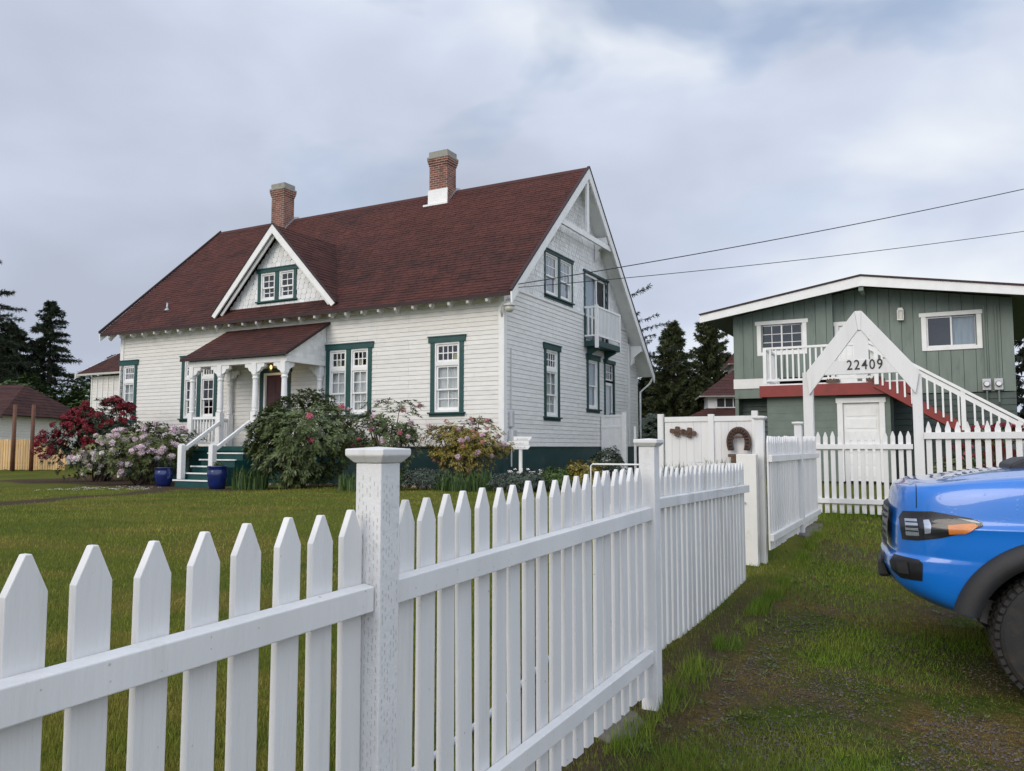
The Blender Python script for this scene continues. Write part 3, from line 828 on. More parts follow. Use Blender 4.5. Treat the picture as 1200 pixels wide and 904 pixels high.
roof_slope('dormer_roof', M['roof'], H, [(DX - half, yb, dl), (DX - half, DY, dl), (DX, DY, DZ), (DX, DB, DZ)], OF, .15, .33, 6, .06, M['roof_edge'])
mb = MB()
for s in (-1, 1):
    mb.prism([(DX + s * .0005, DZ + .0), (DX + s * (half + .03), dl - .03), (DX + s * (half - .10), dl - .11), (DX + s * .0005, DZ - .27)], 1, DY - .045, DY - .002)
    mb.prism([(DX + s * .0005, DZ - .20), (DX + s * (half - .22), dl + .0), (DX + s * (half - .30), dl - .04), (DX + s * .0005, DZ - .36)], 1, DY + .06, DY + .10)
mb.build('bargeboard', M['white'], dr, OF)
mb = MB()
for s in (-1, 1): mb.prism([(DX + s * .0005, DZ + .005), (DX + s * (half + .04), dl - .03), (DX + s * (half + .05), dl + .02), (DX + s * .0005, DZ + .05)], 1, DY - .06, DY + .03)
mb.build('drip_edge', M['roof_edge'], dr, OF)

# chimneys
def chimney(x0, x1, y0, y1, base, top, lab):
    mb = MB(); mb.box(x0, x1, y0, y1, base, top - .36)
    for k, e in enumerate((.02, .04, .055)): mb.box(x0 - e, x1 + e, y0 - e, y1 + e, top - .36 + k * .075 + .001, top - .36 + (k + 1) * .075)
    c = mb.build('chimney', M['brick'], H, OF); c['label'] = lab
    mb = MB(); mb.box(x0 - .065, x1 + .065, y0 - .065, y1 + .065, top - .134, top - .06); mb.box(x0 - .02, x1 + .02, y0 - .02, y1 + .02, top - .059, top + .12); mb.box(x0 + .15, x1 - .15, y0 + .15, y1 - .15, top + .121, top + .16); mb.build('cap', M['concrete'], c, OF, bevel=.015)
    return c
c = chimney(-4.97, -4.28, 3.98, 4.52, 7.2, 9.60, 'brick chimney with white painted base')
mb = MB(); mb.box(-5.00, -4.25, 3.94, 3.979, roof_z(3.94) - .02, 8.42); mb.box(-5.12, -4.19, 3.83, 3.95, roof_z(3.88) - .01, roof_z(3.88) + .05); mb.build('painted_base', M['white'], c, OF)
mb = MB(); mb.prism([(3.96, roof_z(3.96)), (4.5, RIDGE_Z + .1), (4.7, RIDGE_Z + .14), (4.72, RIDGE_Z - .2)], 0, -4.279, -4.22); mb.build('flashing', M['metal'], c, OF)
c = chimney(-12.0, -11.38, 3.98, 4.50, 7.2, 9.62, 'brown brick chimney behind the dormer')
mb = MB(); mb.prism([(3.9, roof_z(3.9)), (4.5, RIDGE_Z + .1), (4.7, RIDGE_Z + .16), (4.72, RIDGE_Z - .2)], 0, -11.379, -11.31); mb.build('flashing', M['metal'], c, OF)

# porch
PY = -1.5; PF = .03
mb = MB(); mb.box(-9.5, -5.8, -1.56, -.03, -.10, PF); fl = mb.build('porch_floor', M['teal'], H, OF)
for bx_ in ((-9.46, -5.84, -1.52, -1.47), (-9.46, -9.42, -1.469, -.03), (-5.88, -5.84, -1.469, -.03)):
    mb = MB(); mb.box(*bx_, -1.05, -.101); mb.build('skirting', M['teal'], fl, OF)
PRZ = 3.55; PEY = -1.72; PEZ = 2.52
pr = roof_slope('porch_roof', M['roof'], H, [(-9.72, PEY, PEZ), (-5.62, PEY, PEZ), (-5.62, -.02, PRZ), (-9.72, -.02, PRZ)], OF, .15, .33, 9, .06, M['white'])
mb = MB(); mb.box(-9.72, -5.62, PEY - .01, PEY - .001, PEZ - .06, PEZ + .004); mb.prism([(PEY, PEZ - .065), (-.02, PRZ - .065), (-.02, PRZ + .02), (PEY, PEZ + .02)], 0, -5.619, -5.605); mb.build('drip_edge', M['roof_edge'], pr, OF)
mb = MB(); mb.box(-9.55, -5.75, PY - .07, PY + .07, 2.30, 2.45); mb.box(-9.55, -9.41, PY + .071, -.03, 2.30, 2.45); mb.box(-5.89, -5.75, PY + .071, -.03, 2.30, 2.45); mb.box(-9.4, -5.9, PY + .08, -.03, 2.46, 2.49); mb.build('porch_beam', M['white'], pr, OF)
for xs, sx in ((-5.76, 1), (-9.54, -1)):                         # shingled cheeks
    T_ = (lambda u, v, z, xs=xs, sx=sx: (xs + sx * v, u, z))
    mb = MB(); shingles(mb, T_, 2.45, 3.45, lambda z: PEY + (z - PEZ + .1) / .606, lambda z: -.02, [], .15, .13)
    mb.prism([(PEY + .12, 2.46), (-.03, 2.46), (-.03, 3.46)], 0, xs - .02 if sx > 0 else xs + .001, xs - .001 if sx > 0 else xs + .02)
    mb.build('porch_cheek', M['shingle_white'], pr, OF, fix=False)
def porch_post(x, y, half=False):
    mb = MB(); w = .085
    mb.box(x - w, x + w, y - w, y + w, PF, .98); mb.box(x - w, x + w, y - w, y + w, 2.02, 2.299)
    mb.lathe([(.06, .98), (.09, 1.0), (.075, 1.05), (.085, 1.1), (.072, 1.85), (.095, 1.9), (.075, 1.95), (.10, 2.0), (.10, 2.02)], (x, y, 0), 14)
    p = mb.build('porch_post', M['white'], H, OF, bevel=.008)
    bk = MB()
    for s in (-1, 1):
        if (x < -9.3 and s < 0) or (x > -6 and s > 0): continue
        bk.prism([(x + s * w, 2.298), (x + s * .36, 2.298), (x + s * .36, 2.20), (x + s * .25, 2.19), (x + s * .2, 2.10), (x + s * w, 2.05)], 1, y - .05, y + .05)
    if abs(y - PY) < .2: bk.prism([(y + w, 2.298), (y + .32, 2.298), (y + .32, 2.2), (y + .2, 2.15), (y + w, 2.05)], 0, x - .045, x + .045)
    bk.build('post_bracket', M['white'], p, OF)
for x, y in ((-9.42, PY), (-8.28, PY), (-6.94, PY), (-5.88, PY), (-9.42, -.12), (-5.88, -.12)): porch_post(x, y)
def rail(p, q, z0, z1, n, name='porch_railing'):
    mb = MB(); p = Vector((p[0], p[1], 0)); q = Vector((q[0], q[1], 0))
    mb.beam(p + Vector((0, 0, z1)), q + Vector((0, 0, z1)), .09, .07)
    r_ = mb.build(name, M['white'], H, OF)
    mb = MB(); mb.beam(p + Vector((0, 0, z0)), q + Vector((0, 0, z0)), .07, .06); mb.build('bottom_rail', M['white'], r_, OF)
    for k in range(n):
        c = p + (q - p) * ((k + .5) / n)
        b = MB(); b.box(c.x - .017, c.x + .017, c.y - .017, c.y + .017, z0 + .03, z1 - .035); b.build('baluster', M['white'], r_, OF)
rail((-9.33, PY), (-8.37, PY), .13, .83, 8); rail((-6.85, PY), (-5.97, PY), .13, .83, 8); rail((-9.42, PY + .09), (-9.42, -.21), .13, .83, 9); rail((-5.88, PY + .09), (-5.88, -.21), .13, .83, 9)
# stair
mb = MB(); 
for k in range(5):
    zt = -.145 - .175 * k; mb.box(-8.25, -6.97, -1.57 - .28 * (k + 1), -1.565 if k == 0 else -1.57 - .28 * k + .0, -1.06, zt - .03)
st = mb.build('porch_stair', M['teal'], H, OF)
for k in range(5):
    zt = -.145 - .175 * k; b = MB(); b.box(-8.30, -6.92, -1.57 - .28 * (k + 1) - .035, -1.57 - .28 * (k + 1) + .01, zt - .032, zt + .004); b.build('nosing', M['white'], st, OF)
for x in (-8.19, -7.03):
    mb = MB(); mb.box(x - .075, x + .075, -2.90, -2.75, -.84, .06); mb.prism([(x - .075, .061), (x + .075, .061), (x, .10)], 1, -2.9, -2.75)
    mb.beam((x, -2.76, -.06), (x, -1.57, .70), .08, .10)
    sr = mb.build('stair_railing', M['white'], st, OF, bevel=.012)

# balcony under the sliding door
BX = .46
mb = MB(); mb.box(.034, BX, 5.12, 7.14, 3.10, 3.27); bal = mb.build('balcony', M['teal_dark'], H, OF)
mb = MB(); mb.box(BX - .075, BX + .02, 5.10, 5.19, 3.04, 4.36); mb.box(BX - .06, BX + .005, 7.08, 7.15, 3.1, 4.34)
mb.box(.034, BX - .076, 5.12, 5.18, 4.28, 4.34); mb.box(BX - .055, BX, 5.191, 7.079, 4.28, 4.34); mb.box(BX - .045, BX - .005, 5.191, 7.079, 3.40, 3.45); mb.box(.034, BX - .076, 5.13, 5.17, 3.40, 3.45)
mb.box(.034, BX - .061, 7.09, 7.14, 4.28, 4.34)
rl = mb.build('balcony_railing', M['white'], bal, OF)
for k in range(16):
    y = 5.25 + k * .117; b = MB(); b.box(BX - .04, BX - .012, y, y + .05, 3.451, 4.279); b.build('baluster', M['white'], bal, OF)
for xk in (.13, .26): b = MB(); b.box(xk, xk + .05, 5.135, 5.165, 3.451, 4.279); b.build('baluster', M['white'], bal, OF)
for y in (5.4, 6.8):
    b = MB(); b.prism([(.034, 2.72), (.034, 3.099), (BX - .03, 3.099), (BX - .03, 3.03), (.16, 2.9), (.08, 2.72)], 1, y - .04, y + .04); b.build('knee_bracket', M['teal_dark'], bal, OF)

# low wing beyond the far gable
mb = MB(); mb.box(-19.2, -14.72, 2.0, 6.2, -1.0, 2.70)
lw = mb.build('side_wing', M['siding'], H, OF)
for k in range(14):
    mb = MB(); mb.box(-19.18 + k * .32, -19.13 + k * .32, 1.97, 1.999, -1.0, 2.68); mb.build('batten', M['white'], lw, OF)
wr = roof_slope('side_wing_roof', M['roof'], H, [(-19.6, 1.62, 2.80), (-14.72, 1.62, 2.80), (-14.72, 4.1, 4.15), (-19.6, 4.1, 4.15)], OF, .15, .33, 14, .08, M['white'])
mb = MB(); mb.prism([(1.60, 2.62), (4.1, 3.98), (4.1, 4.16), (1.60, 2.80)], 0, -19.64, -19.602); mb.build('bargeboard', M['white'], wr, OF)

# ---------------------------------------------------------------- picket fences along the drive
FO = (.73, 4.29)
def fw(s, n): return (FO[0] + GX * s + RX * n, FO[1] + GY * s + RY * n)      # s along the fence, n to the right of it

PK_W, PK_T, PK_H = .075, .019, 1.17
def picket_mesh(h, w, t, tip=.068):
    mb = MB(); a = w / 2
    mb.prism([(-a, 0), (a, 0), (a, h - tip), (.006, h), (-.006, h), (-a, h - tip)], 0, -t / 2, t / 2)
    return mb
def picket_bay(name, label, s0, s1, n, ztop0, ztop1, rt0, rt1, rb0, rb1, pitch, mat, mats=None, h=PK_H, group='white picket fence panels along the drive', cat='picket fence', jitter=.007, w=PK_W, seed=1, first=None, low=True):
    """ztop, rail-top heights are eye heights at the two ends"""
    rnd = random.Random(seed)
    x, y = fw((s0 + s1) / 2, n)
    base = gz(x, y)
    r = thing(name, label, cat, (x, y, base), YAW, group)
    L = s1 - s0
    def loc(s, z): return (0, s - (s0 + s1) / 2, z + EYE - base)
    src = None; k = 0; s = s0 + pitch * .5 if first is None else first
    while s < s1:
        t = (s - s0) / L; z = ztop0 + (ztop1 - ztop0) * t - h + rnd.uniform(-jitter, jitter)
        if src is None:
            src = picket_mesh(h, w, PK_T).build('picket', mat, r, bevel=.0022); src.location = loc(s, z); o = src
        else: o = inst(src, r, loc(s, z))
        o.rotation_euler = (rnd.gauss(0, .005), 0, rnd.uniform(-.03, .03))
        s += pitch + rnd.uniform(-.003, .003)
    for (a, b_) in ((rt0, rt1), (rb0, rb1)) if low else ((rt0, rt1),):
        mb = MB(); th = .072
        p0, p1 = loc(s0, a), loc(s1, b_)
        mb.add([(.012, p0[1], p0[2] - th), (.048, p0[1], p0[2] - th), (.048, p0[1], p0[2] - .006), (.012, p0[1], p0[2]),
                (.012, p1[1], p1[2] - th), (.048, p1[1], p1[2] - th), (.048, p1[1], p1[2] - .006), (.012, p1[1], p1[2])],
               [(0, 3, 2, 1), (4, 5, 6, 7), (0, 1, 5, 4), (1, 2, 6, 5), (2, 3, 7, 6), (3, 0, 4, 7)])
        ro = mb.build('rail', mats or mat, r, bevel=.003)
        nm = bpy.data.meshes.new('rail'); bm = bmesh.new(); bm.from_mesh(ro.data)
        for o_ in r.children:                                       # two nails through every picket
            if not o_.name.startswith('picket'): continue
            yy = o_.location.y; t = (yy + L / 2) / L; zc_ = a + (b_ - a) * t + EYE - base
            for dz in (-.02, -.05):
                if rnd.random() < .35: continue
                c = (yy + rnd.uniform(-.015, .015), zc_ + dz + rnd.uniform(-.008, .008)); q = rnd.uniform(.0016, .003)
                vv = [bm.verts.new((.0485, c[0] + q * math.cos(i * math.pi / 3), c[1] + q * math.sin(i * math.pi / 3))) for i in range(6)]
                f = bm.faces.new(vv); f.material_index = 1
        bm.to_mesh(ro.data); bm.free(); ro.data.materials.append(M['slot'])
    return r

def fence_post(label, s, n, ztop, w=.086, mat='post_incised', slots=False, cap=True, base_extra=.06):
    x, y = fw(s, n); g = gz(x, y)
    r = thing('fence_post', label, 'fence post', (x, y, g), YAW, 'capped posts of the picket fence')
    H_ = ztop + EYE - g
    mb = MB(); a = w / 2; mb.box(-a, a, -a, a, -base_extra, H_ - (.041 if cap else 0)); mb.build('shaft', M[mat], r, bevel=.003)
    if cap:
        c = MB(); e = .065
        c.add([(-a - .004, -a - .004, H_ - .040), (a + .004, -a - .004, H_ - .040), (a + .004, a + .004, H_ - .040), (-a - .004, a + .004, H_ - .040),
               (-e, -e, H_ - .020), (e, -e, H_ - .020), (e, e, H_ - .020), (-e, e, H_ - .020), (-e, -e, H_ - .002), (e, -e, H_ - .002), (e, e, H_ - .002), (-e, e, H_ - .002), (0, 0, H_ + .004)],
              [(3, 2, 1, 0), (0, 1, 5, 4), (1, 2, 6, 5), (2, 3, 7, 6), (3, 0, 4, 7), (4, 5, 9, 8), (5, 6, 10, 9), (6, 7, 11, 10), (7, 4, 8, 11), (8, 9, 12), (9, 10, 12), (10, 11, 12), (11, 8, 12)])
        c.build('cap', M['fence'], r, bevel=.003)
    if slots:
        rnd = random.Random(4); mb = MB(); st = .022
        for k in range(int((H_ - .1) / st)):
            z = H_ - .10 - k * st
            for j in range(6):
                u = -a + .013 + j * .0125 + rnd.uniform(-.0015, .0015); zz = z + (st * .5 if j % 2 else 0) + rnd.uniform(-.003, .003)
                if rnd.random() < .22: continue
                l = rnd.uniform(.008, .015); hw_ = .0009
                mb.quad((u - hw_, -a - .0008, zz), (u + hw_, -a - .0008, zz), (u + hw_, -a - .0008, zz + l), (u - hw_, -a - .0008, zz + l))
                if rnd.random() < .7: mb.quad((a + .0008, u - hw_, zz), (a + .0008, u + hw_, zz), (a + .0008, u + hw_, zz + l), (a + .0008, u - hw_, zz + l))
        mb.build('incision', M['slot'], r, fix=False)
    return r

P1S = -2.335
fence_post('nearest white capped post, pitted with small slits, with a wide flat cap', P1S, 0, -.002, slots=True)
fence_post('white capped post where the close-set grimy pickets begin, second from the camera', 0, 0, .044)
picket_bay('picket_fence', 'nearest white picket panel, cut off by the left edge of the photo', P1S - 2.2, P1S - .047, -.02, -.213, -.168, -.402, -.364, -1.13, -1.10, .1229, M['fence'], seed=2, first=-4.393)
picket_bay('picket_fence', 'white picket panel with open gaps between the two nearest capped posts', P1S + .047, -.047, -.02, -.152, -.103, -.362, -.308, -1.09, -1.04, .1141, M['fence'], seed=3, first=-2.184)
picket_bay('picket_fence', 'grimy close-set picket panel with a cracked top rail before the broad cream post', .02, 3.58, -.27, -.13, -.147, -.312, -.345, -1.10, -1.12, .122, M['fence_old'], M['fence_old'], seed=5, low=False)
gp = [o for o in bpy.data.objects if o.name.startswith('picket_fence') and o.get('label', '').startswith('grimy')][0]
mb = MB(); rnd = random.Random(12); y0 = .35
def ck(y, z): return (.0487, y, z)
zz = EYE - .372 - gp.location.z; pts = []
for k in range(16): pts.append((y0 + k * .075, zz + .024 * math.sin(k * .55) + .0022 * k + rnd.uniform(-.004, .004)))
for (a, b_), (c, d) in zip(pts[:-1], pts[1:]):
    w_ = rnd.uniform(.0012, .004); mb.quad(ck(a, b_ - w_), ck(c, d - w_), ck(c, d + w_ * .6), ck(a, b_ + w_ * .6))
mb.build('rail_crack', M['slot'], gp, fix=False)
# broad gate post and the tall capped post behind it
x, y = fw(4.30, -.43); g = gz(x, y)
r = thing('gate_post', 'broad cream boxed post without a cap at the end of the grimy panel', 'gate post', (x, y, g), YAW)
mb = MB(); mb.box(-.06, .14, -.05, .05, -.05, 1.43 - g); mb.build('shaft', M['cream'], r, bevel=.006)
mb = MB(); mb.tube([(.02, -.07, .62), (.02, -.05, .62)], .012); mb.build('bolt', M['metal'], r)
fence_post('tallest white capped post, standing just behind the broad cream post', 4.46, -.285, .325)
picket_bay('picket_fence', 'far white picket panel beyond the cream post, leading to the number arch', 4.2, 7.72, -.17, .112, .150, -.075, -.072, -.86, -.84, .122, M['fence'], seed=6, h=1.14)
fence_post('slim white capped post rising in the middle of the far picket panel', 6.14, -.155, .31)

# crumbling concrete kerb under the far panel and a footing nearer by
for k, (s, n, a, e, lab) in enumerate(((6.55, -.08, .12, .75, 'crumbling low concrete kerb under the bottom of the far picket panel'), (-.32, -.06, .13, .20, 'small concrete footing poking from the soil by the second capped post'))):
    x, y = fw(s, n); rnd = random.Random(30 + k)
    mb = MB(); mb.prism([(a * rnd.uniform(.75, 1.15) * math.cos(t), e * rnd.uniform(.85, 1.1) * math.sin(t)) for t in [i * math.pi / 7 for i in range(14)]], 2, -.06, .022)
    o = mb.build('concrete_footing', M['kerb'], None, bevel=.02); o.location = (x, y, gz(x, y)); o.rotation_euler = (rad(1.2), 0, YAW)
    tag(o, lab, 'concrete footing', 'concrete footings under the fence')

# grey pipe lying on the lawn behind the fence
pts = []
for (a, b_) in ((-.62, 2.55), (-.30, 3.15), (.02, 3.85), (.30, 4.6), (.62, 5.4)): pts.append((a - .16, b_ + .25, gz(a - .16, b_ + .25) + .03))
tag(MB().tube(pts, .017, 10).build('lawn_pipe', M['pvc'], None, smooth=True), 'thin grey pipe lying on the grass behind the picket panel', 'pipe')

# ---------------------------------------------------------------- number arch, its gate and the fence to the right
AO = (4.42, 11.8); AG = gz(*AO)
def AT(name, label, cat, group=None): return thing(name, label, cat, (AO[0], AO[1], AG), YAW, group)
AZ = (0, 0, EYE - AG)
arch = AT('gateway_arch', 'white timber gateway arch with a pointed top carrying the house number', 'gateway')
for x0, x1, zt in ((-.115, .02, 1.10), (1.325, 1.45, 1.02)):
    mb = MB(); mb.box(x0, x1, -.065, .065, -1.08, zt); mb.build('post', M['fence'], arch, AZ, bevel=.005)
def rafter(p0, p1, p2, p3, y0, y1):
    mb = MB(); mb.prism([p0, p1, p2, p3], 1, y0, y1); mb.build('rafter', M['fence'], arch, AZ, bevel=.005)
rafter((-.055, 1.10), (.625, 1.95), (.66, 1.675), (-.02, .765), -.115, -.067)
rafter((1.425, 1.07), (.695, 1.955), (.66, 1.955), (.655, 1.62), -.117, -.069) if False else None
rafter((.626, 1.951), (.715, 1.951), (.70, 1.665), (.661, 1.677), -.114, -.066)
rafter((.716, 1.951), (1.43, 1.06), (1.37, .745), (.701, 1.675), -.115, -.067)
mb = MB(); mb.box(.20, 1.18, -.112, -.07, 1.045, 1.245); mb.build('number_board', M['fence'], arch, AZ, bevel=.003)
mb = MB(); mb.box(.60, .79, -.10, -.072, 1.246, 1.66); mb.build('stile', M['fence'], arch, AZ)
mb = MB(); mb.prism([(.62, 1.044), (.78, 1.044), (.74, .98), (.66, .98)], 1, -.10, -.072); mb.build('stile_foot', M['fence'], arch, AZ)

def text_mesh(s, name, size, mat, parent, loc, rot, sx=1.0, extrude=.004, bold=.0, spacing=1.0):
    cu = bpy.data.curves.new(name, 'FONT'); cu.body = s; cu.size = size; cu.extrude = extrude; cu.offset = bold; cu.space_character = spacing
    cu.align_x = 'CENTER'; cu.align_y = 'BOTTOM'
    o = bpy.data.objects.new(name, cu); COL.objects.link(o)
    dg = bpy.context.evaluated_depsgraph_get(); me = bpy.data.meshes.new_from_object(o.evaluated_get(dg))
    bpy.data.objects.remove(o); me.materials.clear(); me.materials.append(mat)
    t = bpy.data.objects.new(name, me); COL.objects.link(t); t.parent = parent; t.location = loc; t.rotation_euler = rot; t.scale = (sx, 1, 1)
    return t
text_mesh('22409', 'house_number', .198, M['black'], arch, (.735, -.1165, 1.070 + AZ[2]), (rad(90), 0, 0), .82, .003, .0015, 1.22)

gate = AT('picket_gate', 'low white picket gate hung between the posts of the number arch', 'gate')
src = None
for k in range(13):
    z = -.94 + AZ[2]
    if src is None: src = picket_mesh(1.165, .062, .019, .075).build('picket', M['fence'], gate, bevel=.002); src.rotation_euler = (0, 0, rad(90)); src.location = (.075 + k * .0985, -.045, z)
    else: o = inst(src, gate, (.075 + k * .0985, -.045, z + random.Random(k).uniform(-.006, .006)))
for z in (-.025, -.80):
    mb = MB(); mb.box(.04, 1.31, -.092, -.056, z, z + .07); mb.build('rail', M['fence'], gate, AZ, bevel=.003)
rfence = AT('picket_fence', 'taller white picket fence to the right of the number arch behind the blue truck', 'picket fence', 'white picket fence panels along the drive')
src = None
for k in range(44):
    z = -.90 + AZ[2] + random.Random(k).uniform(-.006, .006)
    if src is None: src = picket_mesh(1.25, .07, .019, .10).build('picket', M['fence'], rfence, bevel=.002); src.rotation_euler = (0, 0, rad(90)); src.location = (1.51 + k * .1165, -.05, z)
    else: inst(src, rfence, (1.51 + k * .1165, -.05, z))
for z in (.115, -.75):
    mb = MB(); mb.box(1.452, 6.6, -.098, -.061, z, z + .09); mb.build('rail', M['fence'], rfence, AZ, bevel=.003)
for x in (4.0, 6.5):
    mb = MB(); mb.box(x - .045, x + .045, -.035, .05, -1.0, .3); mb.build('post', M['fence'], rfence, AZ)

# ---------------------------------------------------------------- white panel fence with ornaments
WO = (3.0, 16.0); WG = gz(*WO); WZ = (0, 0, EYE - WG)
wp = thing('panel_fence', 'solid white board fence panel hung with a carved ornament, beside the dark conifers', 'fence', (WO[0], WO[1], WG), YAW)
for a, b_ in ((.05, .93), (1.02, 1.86)):
    k = a
    mb = MB()
    while k < b_ - .01: mb.box(k, min(b_, k + .142), -.01, .01, -1.05, .50); k += .145
    mb.build('board', M['fence'], wp, WZ)
    mb = MB(); mb.box(a, b_, -.03, .03, .501, .60); mb.box(a, b_, -.03, -.011, -.95, -.85); mb.build('rail', M['fence'], wp, WZ, bevel=.003)
for x, zt in ((-.03, .66), (.975, .64), (1.80, .69)):
    mb = MB(); mb.box(x - .055, x + .055, -.06, .04, -1.1, zt); mb.build('post', M['fence'], wp, WZ, bevel=.004)
x, y = WO[0] + RX * .43 - GX * .06, WO[1] + RY * .43 - GY * .06
orn = MB()
for (a, b_, c, d) in ((-.26, -.16, -.045, .045), (-.16, -.06, -.10, .10), (-.06, .08, -.045, .045), (.08, .18, -.10, .10), (.18, .27, -.05, .04), (-.03, .05, -.065, .06)):
    orn.prism([(a, c + .02), (a + .015, c), (b_ - .015, c), (b_, c + .02), (b_, d - .02), (b_ - .015, d), (a + .015, d), (a, d - .02)], 1, -.03, .0)
orn.lathe([(.03, -.045), (.03, -.03)], (-.11, 0, 0), 10, 1); orn.lathe([(.03, -.045), (.03, -.03)], (.13, 0, 0), 10, 1)
o = orn.build('carved_ornament', M['wood'], None, bevel=.006); o.location = (x, y, EYE + .30); o.rotation_euler = (0, rad(6), YAW)
tag(o, 'carved brown wooden ornament mounted on the white board fence', 'wall ornament')
x, y = WO[0] + RX * 1.52 - GX * .12, WO[1] + RY * 1.52 - GY * .12
hc = thing('horse_collar', 'old brown horse collar with wound rope hanging at the end of the white board fence', 'horse collar', (x, y, EYE - .21), YAW)
hc.scale = (.92, 1, .95)
mb = MB()
for r_, wob, off_ in ((.030, 0, 0), (.028, .045, .02), (.026, -.04, .015)):
    pts = []
    for i in range(25):
        t = math.pi * (1.18 - 1.36 * i / 24)
        pts.append(((.18 + wob) * math.cos(t), -off_, .33 + (.23 + wob) * math.sin(t) if math.sin(t) > 0 else .33 + .9 * (.23) * math.sin(t) * 1.5))
    mb.tube(pts, r_, 8)
for i in range(14):
    t = math.pi * (1.1 - 1.2 * i / 13); c = (.18 * math.cos(t), 0, .33 + .23 * math.sin(t))
    mb.tube([(c[0] * .8, -.04, .33 + (c[2] - .33) * .8), (c[0] * 1.0, -.06, c[2]), (c[0] * 1.25, -.03, .33 + (c[2] - .33) * 1.22)], .012, 6)
mb.build('rope_ring', M['rope'], hc, smooth=True)
mb = MB(); mb.box(-.22, .22, -.05, .05, .03, .09); mb.box(-.10, .10, -.06, -.02, .40, .45); mb.box(-.16, -.06, -.04, .03, -.2, .029); mb.build('wooden_hame', M['wood'], hc, bevel=.01)

# white pipe rail and the raised bed edge near it
x0, y0 = (692 - 600) / 940 * 13.0, 13.0
pr_ = thing('pipe_rail', 'low white pipe rail standing on the lawn beyond the picket fence', 'rail', (x0, y0, gz(x0, y0)), YAW)
zt = EYE - .27 - gz(x0, y0)
MB().tube([(0, 0, -.05), (0, 0, zt - .03), (.03, 0, zt), (.95, .0, zt), (.98, 0, zt - .03), (.98, 0, -.05)], .014, 8).build('pipe', M['white'], pr_, smooth=True)
x0, y0 = 3.15, 14.2
rb_ = thing('raised_bed', 'white plank-sided raised bed in front of the board fence', 'planter', (x0, y0, gz(x0, y0)), YAW)
mb = MB(); zt = EYE - .27 - gz(x0, y0); mb.box(.0, 1.1, -.03, 0, -.05, zt); mb.box(-.03, -.001, -.03, .8, -.05, zt); mb.build('plank', M['fence'], rb_)
mb = MB(); mb.box(.001, 1.1, .001, .8, -.05, zt - .04); mb.build('soil', M['soil'], rb_)

# white board wing beside the house gable
x, y = hw(0, 6.42); g = gz(x, y)
wg = thing('board_gate', 'tall plain white board gate standing out from the house gable wall', 'gate', (x, y, g), YAW)
zo = (0, 0, EYE - g)
mb = MB()
for k in range(5): mb.box(.05 + k * .142, .05 + k * .142 + .139, -.012, .012, -1.0, .96)
mb.build('board', M['white'], wg, zo)
mb = MB(); mb.box(.05, .76, -.035, .03, .961, 1.03); mb.box(.05, .76, -.03, -.0125, .62, .70); mb.build('rail', M['white'], wg, zo, bevel=.003)
mb = MB(); mb.box(.762, .90, -.07, .07, -1.1, 1.10); mb.build('post', M['white'], wg, zo, bevel=.005)
mb = MB(); mb.box(1.06, 1.13, .2, .27, -1.1, .66); o = mb.build('stub_post', M['white'], None, zo, bevel=.004); o.location = (x, y, g); o.rotation_euler = (0, 0, YAW)
tag(o, 'short slim white stub post beside the board gate by the gable', 'post')

# arrow signpost in the bed
x, y = .20, 18.6
sp = thing('signpost', 'white wooden signpost with stacked arrow boards in the flower bed', 'signpost', (x, y, gz(x, y)), YAW + rad(6))
zb = EYE - gz(x, y)
mb = MB(); mb.box(-.035, .035, -.03, .03, -.1, zb + .20); mb.build('post', M['white'], sp, bevel=.004)
for k, (a, b_, d, z) in enumerate(((-.16, .30, 1, .20), (-.34, .22, -1, .10), (-.22, .26, 1, .0))):
    mb = MB()
    if d > 0: pl = [(a, z + zb - .045), (b_ - .06, z + zb - .045), (b_, z + zb + .03), (b_ - .04, z + zb + .045), (a, z + zb + .05)]
    else: pl = [(b_, z + zb - .045), (a + .06, z + zb - .045), (a, z + zb), (a + .06, z + zb + .045), (b_, z + zb + .045)]
    mb.prism(pl, 1, -.05 - .002 * k, -.031); bd = mb.build('arrow_board', M['white'], sp, bevel=.003)
    mk = MB(); rnd = random.Random(k)
    u = a + .09
    while u < b_ - .12: w_ = rnd.uniform(.012, .03); mk.box(u, u + w_, -.0545 - .002 * k, -.052 - .002 * k, z + zb - .02, z + zb - .02 + rnd.uniform(.012, .035)); u += w_ + .012
    mk.build('worn_lettering', M['grey_box'], bd)

# electrics on the gable corner
x, y = hw(.06, .33)
mt = thing('meter_box', 'small grey utility boxes with a conduit on the white gable corner', 'utility box', (x, y, EYE + .12), YAW)
mb = MB(); mb.box(-.05, .09, -.10, .12, 0, .32); mb.build('lower_box', M['grey_box'], mt, bevel=.01)
mb = MB(); mb.box(-.05, .05, -.08, .06, .40, .80); mb.build('upper_box', M['grey_box'], mt, bevel=.01)
mb = MB(); mb.tube([(-.01, 0, -.6), (-.01, 0, -.001)], .02); mb.tube([(-.01, 0, .321), (-.01, 0, .399)], .02); mb.tube([(-.02, 0, .801), (-.02, 0, 2.4)], .014); mb.build('conduit', M['grey_box'], mt)
